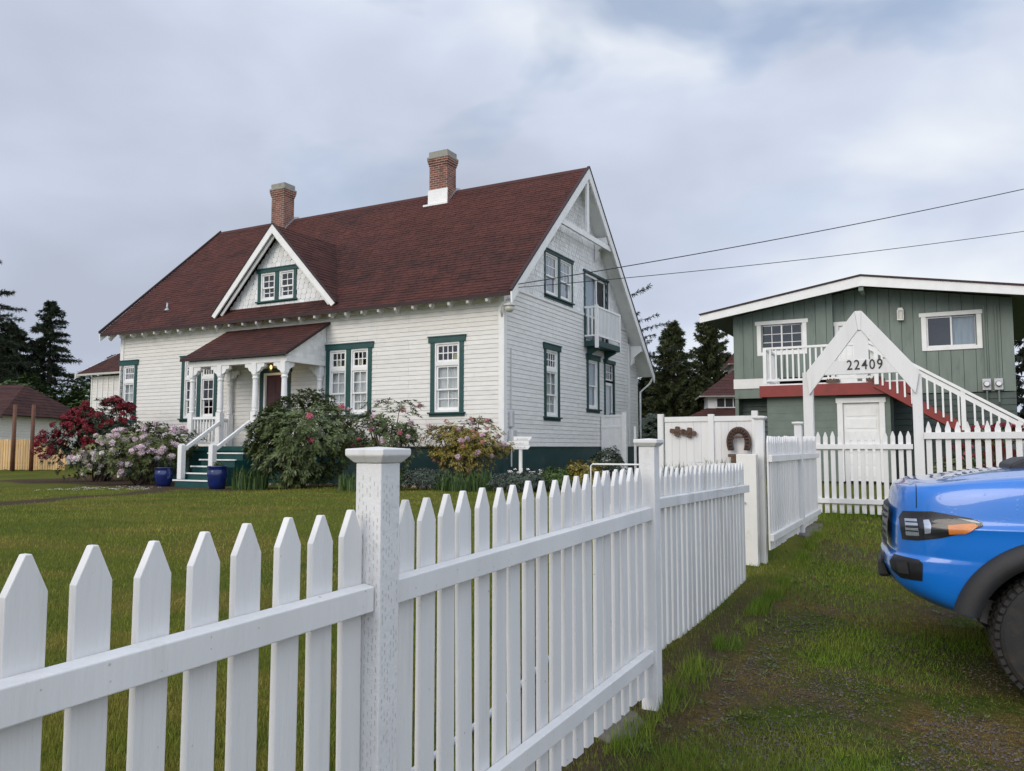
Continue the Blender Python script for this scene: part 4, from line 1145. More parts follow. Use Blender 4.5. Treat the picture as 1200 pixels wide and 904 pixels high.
# flood lamp under the eave corner
x, y = hw(.12, -.02)
fl_ = thing('corner_lamp', 'white barn lamp on a bent arm at the front corner under the eave', 'lamp', (x, y, EYE + 3.50), YAW)
mb = MB(); mb.tube([(-.14, -.02, -.22), (-.14, -.10, -.06), (-.06, -.14, .10), (.04, -.12, .16), (.10, -.08, .12)], .022, 8); mb.build('arm', M['white'], fl_, smooth=True)
mb = MB(); mb.lathe([(.05, .2), (.07, .19), (.08, .10), (.14, .06), (.15, .02), (.12, .02)], (.10, -.08, -.0), 16); mb.build('lamp_shade', M['white'], fl_, smooth=True)
mb = MB(); mb.lathe([(.115, .02), (.115, -.08), (.07, -.13), (.02, -.14)], (.10, -.08, -.0), 16); mb.build('lens', pbr('frosted_lamp_lens', (.55, .53, .46), .3), fl_, smooth=True)
# lit porch lantern
x, y = hw(-7.52, -.36)
ln = thing('porch_lantern', 'small lit lantern hanging from the porch ceiling before the door', 'lantern', (x, y, EYE + 2.22), YAW)
mb = MB(); mb.tube([(0, 0, .20), (0, 0, .235)], .008); mb.lathe([(.02, .21), (.09, .19), (.10, .18)], (0, 0, 0), 12); mb.lathe([(.085, 0), (.085, .02), (.03, .021)], (0, 0, 0), 12)
for k in range(6): t = k * math.pi / 3; mb.tube([(.085 * math.cos(t), .085 * math.sin(t), .0), (.085 * math.cos(t), .085 * math.sin(t), .19)], .007, 5)
mb.build('cage', M['black'], ln)
mb = MB(); mb.lathe([(.01, .04), (.035, .07), (.04, .12), (.02, .16), (.005, .17)], (0, 0, 0), 12); mb.build('bulb', emit_mat('warm_bulb', (1.0, .62, .22), 2.2), ln, smooth=True)
pl_ = bpy.data.lights.new('lantern_glow', 'POINT'); pl_.energy = 1.5; pl_.color = (1, .65, .3); pl_.shadow_soft_size = .05
po = bpy.data.objects.new('lantern_glow', pl_); COL.objects.link(po); po.parent = ln; po.location = (0, 0, -.08)

# pots by the stair
def pot(X, Y, h, r, label):
    x, y = hw(X, Y); t = thing('flower_pot', label, 'flower pot', (x, y, gz(x, y)), 0, 'blue pots by the porch stair')
    mb = MB(); mb.lathe([(r * .72, 0), (r * .86, h * .2), (r * 1.0, h * .55), (r * .98, h * .8), (r * .9, h * .93), (r * 1.0, h * .96), (r * 1.0, h), (r * .88, h), (r * .84, h * .9)], (0, 0, 0), 28); mb.build('vessel', M['blue_pot'], t, smooth=True)
    mb = MB(); mb.lathe([(r * .84, h * .88), (.01, h * .9)], (0, 0, 0), 20); mb.build('soil', M['soil'], t)
    return t, (x, y, gz(x, y) + h * .9)
pot_a, pa = pot(-8.62, -3.02, .50, .235, 'cobalt blue glazed pot left of the porch stair')
pot_b, pb_ = pot(-6.02, -3.55, .56, .245, 'cobalt blue glazed pot right of the porch stair with green sprouts')
# cushion on the porch
x, y = hw(-7.0, -.35)
o = MB().box(-.16, .16, -.16, .16, 0, .1).build('porch_cushion', M['cushion'], None, bevel=.035); o.location = (x, y, EYE + .035); o.rotation_euler = (0, 0, .4)
tag(o, 'blue cushion lying on the porch floor beside the door', 'cushion')

# ---------------------------------------------------------------- green house beyond the arch
QO = (6.68, 24.0); QG = EYE - .88
Q = thing('green_house', 'two-storey sage green board house with a low white-edged roof and an upper deck', 'house', (QO[0], QO[1], QG), YAW)
QZ = (0, 0, EYE - QG)
QW = 7.18; QRX = 3.62
def q_roof(x): return 4.62 - .168 * abs(x - QRX)
def qwall(name, x0, x1, y, zb, openings, pitch, mat, seed):
    mb = MB(); x = x0; rnd = random.Random(seed)
    while x < x1 - .01:
        e = min(x1, x + pitch - .012); p = rnd.uniform(0, .006)
        segs = [(zb, None)]
        cuts = sorted((o[2], o[3]) for o in openings if o[0] < (x + e) / 2 < o[1])
        z = zb
        for c0, c1 in cuts + [(None, None)]:
            if c0 is None: mb.prism([(x, z), (e, z), (e, q_roof(e) - .1), (x, q_roof(x) - .1)], 1, y - .02 - p, y)
            else: mb.prism([(x, z), (e, z), (e, c0), (x, c0)], 1, y - .02 - p, y); z = c1
        x += pitch
    mb.box(x0, x1, y + .001, y + .03, zb, 2.6) if not openings else None
    return mb.build(name, mat, Q, QZ)
def QT(y): return lambda u, v, z: (u, y - v, z)
wl_open = [(.81, 1.97, 2.80, 3.60)]; wr_open = [(5.16, 6.35, 2.72, 3.54)]; dr_open = [(2.92, 3.52, 1.7, 3.50)]
qwall('board_wall', 0, 2.80, 0, 2.03, wl_open, .293, M['sage'], 1)
qwall('board_wall', 2.80, QW, .22, 1.47, wr_open + dr_open, .293, M['sage'], 2)
mb = MB(); mb.box(2.77, 2.80, .001, .22, 2.03, 4.3); mb.build('wall_return', M['sage'], Q, QZ)
mb = MB()   # blank shell: sides, back, groove backing
mb.box(0, .1, .03, 9, -.9, 3.95); mb.box(QW - .1, QW, .27, 9, -.9, 3.95); mb.prism([(0, -.9), (QW, -.9), (QW, 3.95), (QRX, 4.5), (0, 3.95)], 1, 8.9, 9)
for (x0, x1, y, op) in ((.1, 2.8, .03, wl_open[0]), (2.8, QW - .1, .25, None)):
    pass
mb.build('wall', M['sage'], Q, QZ)
mb = MB(); mb.box(.0, .81, .001, .02, 2.03, 3.9); mb.box(1.97, 2.77, .001, .02, 2.03, 4.3); mb.box(.81, 1.97, .001, .02, 2.03, 2.80); mb.box(.81, 1.97, .001, .02, 3.60, 4.0)
mb.box(2.80, 2.92, .221, .24, 1.5, 4.3); mb.box(3.52, 5.16, .221, .24, 1.5, 4.2); mb.box(6.35, QW - .1, .221, .24, 1.5, 3.95); mb.box(2.92, 3.52, .221, .24, 3.5, 4.35); mb.box(5.16, 6.35, .221, .24, 1.5, 2.72); mb.box(5.16, 6.35, .221, .24, 3.54, 4.0)
mb.build('wall_backing', M['sage_dark'], Q, QZ)
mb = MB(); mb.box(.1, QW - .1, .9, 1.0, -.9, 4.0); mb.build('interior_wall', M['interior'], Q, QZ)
mb = MB(); mb.box(-.02, 1.30, -.03, .03, 1.74, 2.028); mb.build('belt_board', M['white'], Q, QZ)
mb = MB(); mb.box(.0, 1.3, .0, .1, 1.45, 1.739); mb.build('wall_band', M['sage'], Q, QZ)
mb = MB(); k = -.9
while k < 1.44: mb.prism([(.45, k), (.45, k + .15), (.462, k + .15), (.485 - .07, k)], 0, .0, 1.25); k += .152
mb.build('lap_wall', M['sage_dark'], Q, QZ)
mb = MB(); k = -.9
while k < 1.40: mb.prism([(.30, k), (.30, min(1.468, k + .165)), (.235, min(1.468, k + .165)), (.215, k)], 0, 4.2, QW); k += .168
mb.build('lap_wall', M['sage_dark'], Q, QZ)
# roof
for s in (-1, 1):
    xe = -.83 if s < 0 else 8.1
    cs = [(xe, -.70, q_roof(xe) + .06), (QRX, -.70, 4.68), (QRX, 9.5, 4.68), (xe, 9.5, q_roof(xe) + .06)]
    if s < 0: cs = [(xe, 9.5, q_roof(xe) + .06), (xe, -.70, q_roof(xe) + .06), (QRX, -.70, 4.68), (QRX, 9.5, 4.68)]
    else: cs = [(xe, -.70, q_roof(xe) + .06), (xe, 9.5, q_roof(xe) + .06), (QRX, 9.5, 4.68), (QRX, -.70, 4.68)]
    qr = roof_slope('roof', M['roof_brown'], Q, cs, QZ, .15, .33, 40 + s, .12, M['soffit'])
    mb = MB(); mb.prism([(xe, q_roof(xe) + .05), (QRX, 4.67), (QRX, 4.40), (xe, q_roof(xe) - .17)], 1, -.745, -.702); mb.build('fascia', M['white'], qr, QZ, bevel=.003)
    mb = MB(); mb.prism([(xe - s * .02, q_roof(xe) + .055), (QRX, 4.675), (QRX, 4.72), (xe + s * .03, q_roof(xe) + .095)], 1, -.78, -.69); mb.build('drip_edge', M['roof_edge'], qr, QZ)
mb = MB(); mb.box(QRX - .06, QRX + .06, -.69, .2, 4.28, 4.44); mb.build('ridge_beam', M['sage'], Q, QZ)
def slider(T, u0, u1, z0, z1, nu, nz, cur, lab):
    mb = MB(); tbox(mb, T, u0 - .05, u1 + .05, 0, .05, z1 - .11, z1); tbox(mb, T, u0, u0 + .12, 0, .035, z0, z1 - .111); tbox(mb, T, u1 - .12, u1, 0, .035, z0, z1 - .111); tbox(mb, T, u0 + .121, u1 - .121, 0, .035, z0, z0 + .10)
    w = mb.build('window', M['white'], Q, QZ, bevel=.004); w['label'] = lab
    a, b_, c, d = u0 + .12, u1 - .12, z0 + .10, z1 - .11; m_ = (a + b_) / 2
    s_ = MB(); pane_grid(s_, T, a, m_ + .02, c, d, nu, nz, -.05, -.02, .04, .018); pane_grid(s_, T, m_ - .02, b_, c, d, nu, nz, -.09, -.06, .04, .018); s_.build('sash', M['white'], w, QZ)
    g_ = MB(); tbox(g_, T, a, m_, -.04, -.035, c, d); tbox(g_, T, m_, b_, -.08, -.075, c, d); g_.build('pane', M['glass'], w, QZ)
    if cur:
        c_ = MB(); tbox(c_, T, m_ + (.0 if cur == 'half' else -(m_ - a)), b_, -.16, -.15, c if cur != 'top' else c + (d - c) * .6, d); c_.build('blind', M['curtain_grey'], w, QZ)
    return w
slider(QT(0 - .0), .69, 2.09, 2.70, 3.72, 2, 3, None, 'white framed upper window with a grid of small panes')
slider(QT(.20), 5.04, 6.47, 2.62, 3.66, 1, 1, 'half', 'white framed sliding window without bars')
# upper door
T_ = QT(.20)
mb = MB(); tbox(mb, T_, 2.80, 3.64, 0, .04, 3.47, 3.58); tbox(mb, T_, 2.82, 2.93, 0, .03, 1.70, 3.469); tbox(mb, T_, 3.51, 3.62, 0, .03, 1.70, 3.469); ud = mb.build('deck_door', M['white'], Q, QZ)
mb = MB(); tbox(mb, T_, 2.931, 3.509, -.06, -.03, 1.70, 3.469)
for c, d in ((1.8, 2.4), (2.5, 2.9), (3.0, 3.38)): tbox(mb, T_, 3.0, 3.24, -.029, -.02, c, d); tbox(mb, T_, 3.27, 3.46, -.029, -.02, c, d)
mb.build('door_leaf', M['white'], ud, QZ)
mb = MB(); mb.lathe([(.02, 0), (.03, .02), (.015, .05)], (3.46, .16, 2.6), 8, 1); mb.build('handle', M['metal'], ud, QZ)
# lower room under the deck with its white door
mb = MB(); DYF = -1.45
k = -.9
while k < 1.36: mb.prism([(DYF, k), (DYF, k + .2), (DYF + .03, k + .2), (DYF + .03, k)], 0, 1.2, 3.0); mb.box(4.15, 4.28, DYF, DYF + .03, k, k + .2); k += .203
mb.box(1.2, 1.23, DYF + .031, .4, -.9, 1.36); mb.box(4.25, 4.28, DYF + .031, .2, -.9, 1.36); mb.box(3.0, 4.149, DYF, DYF + .03, 1.30, 1.36)
mb.build('lower_room_wall', M['sage_block'], Q, QZ)
T_ = QT(DYF)
mb = MB(); tbox(mb, T_, 2.97, 4.18, 0, .04, 1.17, 1.30); tbox(mb, T_, 3.0, 3.14, 0, .03, -.9, 1.169); tbox(mb, T_, 4.02, 4.15, 0, .03, -.9, 1.169); ld = mb.build('lower_door', M['white'], Q, QZ, bevel=.004)
mb = MB(); tbox(mb, T_, 3.141, 4.019, -.07, -.04, -.88, 1.168)
for j in range(6): tbox(mb, T_, 3.22, 3.94, -.039, -.028, -.78 + j * .32, -.78 + j * .32 + .25)
mb.build('door_leaf', M['white'], ld, QZ, bevel=.004)
mb = MB(); mb.lathe([(.02, 0), (.035, .02), (.02, .06)], (3.22, DYF - .03, .1), 8, 1); mb.build('handle', M['metal'], ld, QZ)
# deck
mb = MB(); mb.box(1.08, 4.76, -1.64, .2, 1.66, 1.72); dk = mb.build('deck', M['white'], Q, QZ)
mb = MB(); mb.box(1.05, 4.78, -1.70, -1.641, 1.37, 1.68); mb.box(1.05, 1.079, -1.64, 0, 1.37, 1.68); mb.box(4.761, 4.79, -1.64, .1, 1.37, 1.68); mb.build('deck_fascia', M['barn_red'], dk, QZ, bevel=.004)
mb = MB(); mb.box(1.15, 3.94, -1.64, -1.56, 2.68, 2.74); mb.box(1.15, 3.94, -1.63, -1.57, 1.80, 1.86); mb.box(1.15, 1.24, -1.65, -1.55, 1.721, 2.679); mb.box(2.90, 2.98, -1.64, -1.56, 1.721, 2.679); mb.box(3.86, 3.95, -1.65, -1.55, 1.721, 2.76); mb.box(1.16, 1.22, -1.55, -.03, 2.68, 2.74); mb.box(1.16, 1.22, -1.55, -.03, 1.80, 1.86); dr_ = mb.build('deck_railing', M['white'], dk, QZ)
k = 1.32
while k < 3.8:
    b = MB(); b.box(k, k + .045, -1.62, -1.585, 1.861, 2.679); b.build('baluster', M['white'], dk, QZ); k += .148
for j in range(8): b = MB(); b.box(1.17, 1.205, -1.45 + j * .18, -1.41 + j * .18, 1.861, 2.679); b.build('baluster', M['white'], dk, QZ)
# stair down to the right
S0, S1 = 3.92, 7.9; SL = -.625
def zs(x): return 1.18 + SL * (x - 4.78)
st = MB()
for y in (-1.76, -.62): st.prism([(S0, zs(S0) + .12), (S1, zs(S1) + .12), (S1, zs(S1) - .16), (S0, zs(S0) - .16)], 1, y, y + .05)
n = 14
st = st.build('deck_stair', M['barn_red'], Q, QZ)
mb = MB()
for k in range(n): xk = S0 + .14 + k * .29; mb.box(xk - .15, xk + .15, -1.705, -.63, zs(xk) + .02, zs(xk) + .06)
mb.build('tread', M['barn_red'], st, QZ)
mb = MB()
mb.prism([(S0 - .1, zs(S0) + 1.06), (S1, zs(S1) + .96), (S1, zs(S1) + .88), (S0 - .1, zs(S0) + .98)], 1, -1.81, -1.73)
mb.prism([(S0 - .1, zs(S0) + .95), (S1, zs(S1) + .85), (S1, zs(S1) + .72), (S0 - .1, zs(S0) + .82)], 1, -1.785, -1.755)
for x in (4.0, 4.83, 5.92, 7.1): mb.box(x - .05, x + .05, -1.80, -1.761, zs(x) - .05, zs(x) + .93)
mb.build('stair_railing', M['white'], st, QZ)
k = 4.14
while k < 7.7:
    if abs(k - 4.83) > .08 and abs(k - 5.92) > .08 and abs(k - 7.1) > .08:
        b = MB(); b.box(k - .022, k + .022, -1.79, -1.765, zs(k) + .0, zs(k) + .82); b.build('baluster', M['white'], st, QZ)
    k += .168
# wall lantern, meters
wl_ = MB(); T_ = QT(.19)
tbox(wl_, T_, 4.49, 4.59, 0, .03, 3.50, 3.86); tbox(wl_, T_, 4.46, 4.62, .03, .16, 3.76, 3.79); tbox(wl_, T_, 4.48, 4.60, .04, .15, 3.79, 3.84); tbox(wl_, T_, 4.46, 4.62, .03, .16, 3.50, 3.53)
for a in (4.46, 4.60): 
    for v in (.03, .14): tbox(wl_, T_, a, a + .02, v, v + .02, 3.53, 3.76)
o = wl_.build('wall_lantern', M['white'], None, QZ); o.location = (QO[0], QO[1], QG); o.rotation_euler = (0, 0, YAW); tag(o, 'white box lantern mounted on the green upper wall', 'lantern')
o2 = MB(); tbox(o2, T_, 4.49, 4.59, .05, .13, 3.54, 3.75); g_ = o2.build('lantern_pane', M['curtain'], o, QZ)
for k, (a, lab) in enumerate(((6.42, 'round-dial electric meter on the green wall, the one nearer the stair'), (6.69, 'round-dial electric meter on the green wall, the one nearer the house corner'))):
    t = thing('electric_meter', lab, 'electric meter', (QO[0], QO[1], QG), YAW, 'electric meters on the green wall')
    mb = MB(); tbox(mb, T_, a, a + .20, 0, .10, 1.50, 1.80); mb.build('housing', M['grey_box'], t, QZ, bevel=.01)
    mb = MB(); mb.lathe([(.075, -.17), (.08, -.10)], (a + .10, .19, 1.66), 16, 1); d = mb.build('dial', M['metal'], t, QZ, smooth=True)
    mb = MB(); mb.lathe([(.055, -.176), (.06, -.171)], (a + .10, .19, 1.66), 16, 1); mb.build('dial_face', M['white'], d, QZ)
    mb = MB(); mb.tube([(a + .1, .14, 1.801), (a + .1, .14, 3.75)], .026); mb.tube([(a + .1, .14, 1.18), (a + .1, .14, 1.499)], .024); mb.build('conduit', M['sage'], t, QZ)
# driftwood letters and a garland on the deck edge (too small to read)
for k, (a, b_, lab) in enumerate(((2.78, 3.10, 'small dark driftwood piece with berries on the deck edge left of the number'), (3.75, 4.15, 'small dark driftwood piece lying on the deck edge right of the number'))):
    mb = MB(); rnd = random.Random(60 + k)
    x = a
    while x < b_: w_ = rnd.uniform(.02, .05); mb.box(x, x + w_, -1.74, -1.71, 1.70, 1.70 + rnd.uniform(.05, .13)); x += w_ * .8
    o = mb.build('driftwood', M['wood'], None, QZ, bevel=.008); o.location = (QO[0], QO[1], QG); o.rotation_euler = (0, 0, YAW); tag(o, lab, 'driftwood')

# ---------------------------------------------------------------- overhead wires
def wire(name, p, q, sag, r, label):
    pts = []
    for i in range(33):
        t = i / 32; a = Vector(p).lerp(Vector(q), t); a.z -= sag * 4 * t * (1 - t); pts.append(tuple(a))
    tag(MB().tube(pts, r, 6).build(name, M['wire'], None, smooth=True), label, 'overhead wire', 'overhead wires to the white house')
wire('overhead_wire', (.16, 19.6, 5.53), (22.9, 24, 9.62 + EYE), .25, .012, 'upper thicker black wire running from the white gable up to the right')
wire('overhead_wire', (.17, 19.62, 5.45), (22.9, 24, 7.75 + EYE), .25, .009, 'lower thinner black wire running from the white gable up to the right')

# ---------------------------------------------------------------- shed, cedar fence and poles at far left
SX, SY = -26.6, 32.0
sh = thing('garden_shed', 'low white shed with a brown hipped roof behind the cedar fence', 'shed', (SX, SY, gz(SX, SY)), 0)
mb = MB(); siding(mb, lambda u, v, z: (u, -v, z), 0, 2.3, lambda z: 0, lambda z: 6.1, [(3.6, 4.6, 1.15, 2.1)], .2)
mb.box(6.0, 6.1, .02, 6, 0, 2.3); mb.box(0, .1, .02, 6, 0, 2.3); mb.box(0, 6.1, 5.9, 6, 0, 2.3); mb.build('wall', M['siding'], sh, fix=False)
mb = MB(); mb.box(.1, 6, .8, .9, 0, 2.3); mb.build('interior_wall', M['interior'], sh)
e = .42
Z0, Z1 = 2.12, 3.55
for cs in ([(-e, -e, Z0), (6.1 + e, -e, Z0), (6.1 - .8, 3, Z1), (1.6, 3, Z1)], [(6.1 + e, -e, Z0), (6.1 + e, 6 + e, Z0), (6.1 - .8, 3, Z1)], [(6.1 + e, 6 + e, Z0), (-e, 6 + e, Z0), (1.6, 3, Z1), (5.3, 3, Z1)]):
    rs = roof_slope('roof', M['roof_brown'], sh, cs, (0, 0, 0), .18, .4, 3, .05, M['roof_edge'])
mb = MB(); mb.box(-e, 6.1 + e, -e - .03, -e - .002, Z0 - .14, Z0 + .01); mb.build('fascia', M['roof_edge'], sh)
mb = MB(); mb.box(3.55, 4.65, -.04, -.005, 1.10, 1.16); mb.box(3.55, 3.61, -.04, -.005, 1.161, 2.1); mb.box(4.59, 4.65, -.04, -.005, 1.161, 2.1); mb.box(3.55, 4.65, -.04, -.005, 2.101, 2.16); sw = mb.build('window', M['white'], sh)
mb = MB(); mb.box(3.61, 4.59, .0, .006, 1.16, 2.1); mb.build('pane', M['glass'], sw)
mb = MB(); mb.lathe([(.18, 0), (.18, .15), (.1, .2)], (3.7, 2.2, 3.1), 12); mb.build('roof_vent', M['roof_edge'], sh)
yf = thing('cedar_fence', 'raw yellow cedar picket fence at the edge of the far lawn', 'fence', (-19.5, 30.6, gz(-18, 30.6)), 0)
src = None
for k in range(44):
    x = -1.6 + k * .095
    if src is None: src = MB().box(-.037, .037, -.01, .01, 0, 1.15).build('picket', M['cedar'], yf); src.location = (x, 0, .03)
    else:
        o = inst(src, yf, (x, 0, .03 + random.Random(k).uniform(-.015, .015)))
for z in (.25, .9): MB().box(-1.7, 2.6, .011, .05, z, z + .08).build('rail', M['cedar'], yf)
x0 = MB().box(-3.6, -1.75, -.02, .02, 0, 1.2).build('white_panel', M['white'], yf)
for k, (x, lab) in enumerate(((-18.72, 'rusty brown pole before the shed, the one nearer the shed window'), (-18.02, 'rusty brown pole before the shed, the one nearer the red rhododendron'))):
    o = MB().tube([(0, 0, -.1), (0, 0, 2.5)], [.075, .065], 10).build('garden_pole', M['rust_pole'], None, smooth=True); o.location = (x, 30.2, gz(x, 30.2)); tag(o, lab, 'pole', 'brown poles by the cedar fence')

# ---------------------------------------------------------------- tiered red-roofed building far behind
TX, TY = 13.9, 45.0
tg = gz(TX, TY)
tb = thing('tiered_building', 'white building with tiered dark red roofs and a small turret, far behind the board fence', 'building', (TX, TY, tg), YAW * .3)
tz = EYE - tg
def hip(name, r0, z0, r1, z1, mat):
    for k in range(4):
        a = math.pi / 2 * k - math.pi / 4; b_ = a + math.pi / 2; q = math.sqrt(2)
        cs = [(r0 * q * math.cos(a), r0 * q * math.sin(a), z0 + tz), (r0 * q * math.cos(b_), r0 * q * math.sin(b_), z0 + tz), (r1 * q * math.cos(b_), r1 * q * math.sin(b_), z1 + tz), (r1 * q * math.cos(a), r1 * q * math.sin(a), z1 + tz)]
        roof_slope(name, mat, tb, cs, (0, 0, 0), .3, .6, k, .08, M['white'])
MB().box(-4.2, 4.2, -4.2, 4.2, 0, 1.35 + tz).build('wall', M['white'], tb)
hip('roof', 5.0, 1.25, 3.2, 2.05, M['roof'])
MB().box(-3.1, 3.1, -3.1, 3.1, 1.9 + tz, 2.72 + tz).build('wall', M['white'], tb)
for k in range(3):
    mb = MB(); a = -2.7 + k * 1.85; mb.box(a, a + 1.35, -3.14, -3.101, 2.08 + tz, 2.62 + tz); w = mb.build('window', M['white'], tb)
    mb = MB(); mb.box(a + .06, a + .43, -3.16, -3.141, 2.13 + tz, 2.57 + tz); mb.box(a + .49, a + .86, -3.16, -3.141, 2.13 + tz, 2.57 + tz); mb.box(a + .92, a + 1.29, -3.16, -3.141, 2.13 + tz, 2.57 + tz); mb.build('pane', M['interior'], w)
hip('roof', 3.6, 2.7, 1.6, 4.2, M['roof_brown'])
MB().box(-1.5, 1.5, -1.5, 1.5, 4.0 + tz, 4.6 + tz).build('turret_wall', M['white'], tb)
hip('turret_roof', 1.9, 4.55, .1, 6.9, M['roof'])

# ---------------------------------------------------------------- plants
def frame_of(n, rng):
    """random orthonormal frames with given axes n (k,3)"""
    n = n / np.linalg.norm(n, axis=1, keepdims=True)
    r = rng.normal(size=n.shape); a = r - n * np.sum(r * n, 1, keepdims=True); a /= np.linalg.norm(a, axis=1, keepdims=True)
    return n, a, np.cross(n, a)

def whorl_leaves(c, ax, rng, per, L, W, tilt=(.25, 1.0), curl=.25):
    """c (k,3) whorl centres, ax (k,3) axes -> quads (k*per*4,3)"""
    n, a, b = frame_of(ax, rng); k = len(c)
    out = np.empty((k, per, 4, 3))
    ph = rng.uniform(0, 6.28, (k, 1))
    for j in range(per):
        t = ph[:, 0] + 6.283 * j / per + rng.uniform(-.3, .3, k)
        d = a * np.cos(t)[:, None] + b * np.sin(t)[:, None]
        e = rng.uniform(tilt[0], tilt[1], k)[:, None]
        dr = d * np.cos(e) + n * np.sin(e); dr /= np.linalg.norm(dr, axis=1, keepdims=True)
        sd_ = np.cross(n, d); l = (L * rng.uniform(.65, 1.15, k))[:, None]; w = (W * rng.uniform(.8, 1.15, k))[:, None]
        up = np.cross(sd_, dr)
        base = c + dr * .01
        out[:, j, 0] = base
        out[:, j, 1] = base + dr * l * .5 - sd_ * w * .5 + up * w * .12
        out[:, j, 2] = base + dr * l - np.array([0, 0, 1]) * l * curl
        out[:, j, 3] = base + dr * l * .5 + sd_ * w * .5 + up * w * .12
    return out.reshape(-1, 3)

def crown_points(rng, n, radii, lumps=10, shell=.55, flat_bottom=-.25, thin=.0):
    """points and outward axes in an uneven crown (ellipsoid with lumps and gaps), centre at origin"""
    ld = rng.normal(size=(lumps, 3)); ld /= np.linalg.norm(ld, axis=1, keepdims=True); la = rng.uniform(.08, .48, lumps); ls = rng.uniform(4, 14, lumps)
    P = []; A = []
    tot = 0
    while tot < n:
        d = rng.normal(size=(n, 3)); d /= np.linalg.norm(d, axis=1, keepdims=True)
        rr = .74 + sum(la[i] * np.exp(ls[i] * (d @ ld[i] - 1)) for i in range(lumps))
        r = rr * (shell + (1 - shell) * rng.random(n) ** .6)
        p = d * r[:, None]
        keep = p[:, 2] > flat_bottom * 1.0 - .7 * (rng.random(n) < .35)
        if thin:
            g = np.sin(p[:, 0] * 6 + 1) * np.sin(p[:, 1] * 7) + np.sin(p[:, 2] * 8 + p[:, 0] * 3)
            keep &= g > (thin * 2 - 1.4) * 1.0
        p = p[keep]; d = d[keep]
        P.append(p); A.append(d); tot += len(p)
    P = np.concatenate(P)[:n]; A = np.concatenate(A)[:n]
    return P * np.array(radii), A

def bush(name, label, cat, at, radii, n, leaf, per=8, L=.12, W=.042, flowers=(), seed=1, zc=None, stems=9, group=None, shell=.5, thin=0, flat=-.3, tilt=(.1, .9), axis_up=.7):
    rng = np.random.default_rng(seed); x, y = at; g = gz(x, y)
    r = thing(name, label, cat, (x, y, g), 0, group)
    zc = radii[2] * .92 if zc is None else zc
    P, A = crown_points(rng, n, radii, shell=shell, thin=thin, flat_bottom=flat)
    P = P + np.array([0, 0, zc]); ok = P[:, 2] > .06; P, A = P[ok], A[ok]
    ax = A + np.array([0, 0, axis_up])
    np_mesh('foliage', whorl_leaves(P, ax, rng, per, L, W, tilt), 4, M[leaf], r)
    mb = MB(); rd = random.Random(seed)
    for k in range(stems):
        e = P[rd.randrange(len(P))]; b0 = (rd.uniform(-.12, .12) * radii[0], rd.uniform(-.12, .12) * radii[1], -.05)
        m_ = (b0[0] * .5 + e[0] * .45, b0[1] * .5 + e[1] * .45, e[2] * .45)
        mb.tube([b0, m_, tuple(e)], [.03, .02, .008], 5)
    mb.build('stems', M['twig'], r, smooth=True)
    for (mat, cnt, rad_, cond) in flowers:
        F = []
        idx = rng.permutation(len(P)); used = 0
        for i in idx:
            if used >= cnt: break
            out = np.linalg.norm((P[i] - [0, 0, zc]) / np.array(radii))
            if out < .55 or (A[i] @ np.array([-.25, -.85, .35]) < -.1) or not cond(P[i] / np.array([radii[0], radii[1], 1])): continue
            used += 1
            k = 26; d = rng.normal(size=(k, 3)); d /= np.linalg.norm(d, axis=1, keepdims=True); d = d + A[i] * .5 + [0, 0, .25]; d /= np.linalg.norm(d, axis=1, keepdims=True)
            q_ = rng.uniform(.6, 1.35); c = P[i] + A[i] * .05 + d * rad_ * q_ * rng.uniform(.55, 1.1, (k, 1)) * np.array([1, 1, .8])
            F.append(whorl_leaves(c, d, rng, 4, rad_ * .55, rad_ * .42, (.0, .7), .0))
        if F: np_mesh('blossoms', np.concatenate(F), 4, M[mat], r)
    return r
ANY = lambda p: True
def hp(X, Y): return hw(X, Y)
bush('rhododendron', 'tall dark rhododendron covered in crimson blossom at the far corner of the house', 'rhododendron', (-12.45, 24.4), (1.42, 1.0, 1.42), 1500, 'leaf_rhodo_dark', 8, .13, .042,
     [('fl_red', 150, .095, lambda p: p[2] > .7 and (p[0] < .2 or p[2] > 1.7)), ('fl_white', 26, .06, lambda p: p[2] < 1.5 and p[0] < .2)], 11, zc=1.32, stems=22, shell=.45, thin=.42)
bush('rhododendron', 'broad rhododendron with pale pink and blush blossom left of the porch stair', 'rhododendron', (-10.2, 22.3), (1.55, .95, .95), 1300, 'leaf_rhodo_light', 8, .12, .04,
     [('fl_pink', 48, .085, lambda p: p[2] < 1.7), ('fl_white', 40, .08, ANY)], 12, zc=.92, stems=20, shell=.45, thin=.34)
bush('rhododendron', 'massive dark green rhododendron beside the porch stair with few rose pink flowers', 'rhododendron', (-5.25, 19.7), (1.75, 1.05, 1.33), 2500, 'leaf_rhodo', 8, .125, .045,
     [('fl_rose', 7, .085, lambda p: p[0] > .15 and p[2] > .9), ('fl_salmon', 2, .06, lambda p: p[0] > .3 and p[2] < 1.2)], 13, zc=1.15, stems=22, shell=.5, thin=.28)
bush('rhododendron', 'leggy open rhododendron with faded pink flowers between the big green one and the golden bush', 'rhododendron', (-3.0, 19.35), (1.05, .7, .85), 420, 'leaf_rhodo', 8, .12, .04,
     [('fl_lilac', 9, .06, ANY), ('fl_rose', 5, .055, ANY)], 14, zc=1.25, stems=26, shell=.35, thin=.45)
bush('azalea', 'rounded golden green azalea with soft pink flowers before the front corner window', 'azalea', (-1.08, 18.75), (1.05, .75, .82), 1150, 'leaf_gold', 8, .085, .03,
     [('fl_lilac', 15, .060, ANY), ('fl_salmon', 14, .042, ANY)], 15, zc=.98, stems=18, shell=.45, thin=.34)
bush('azalea', 'low golden shrub near the pipe rail under the gable wall', 'shrub', (1.55, 17.6), (.5, .4, .38), 260, 'leaf_gold', 7, .09, .035, [], 16, zc=.35)
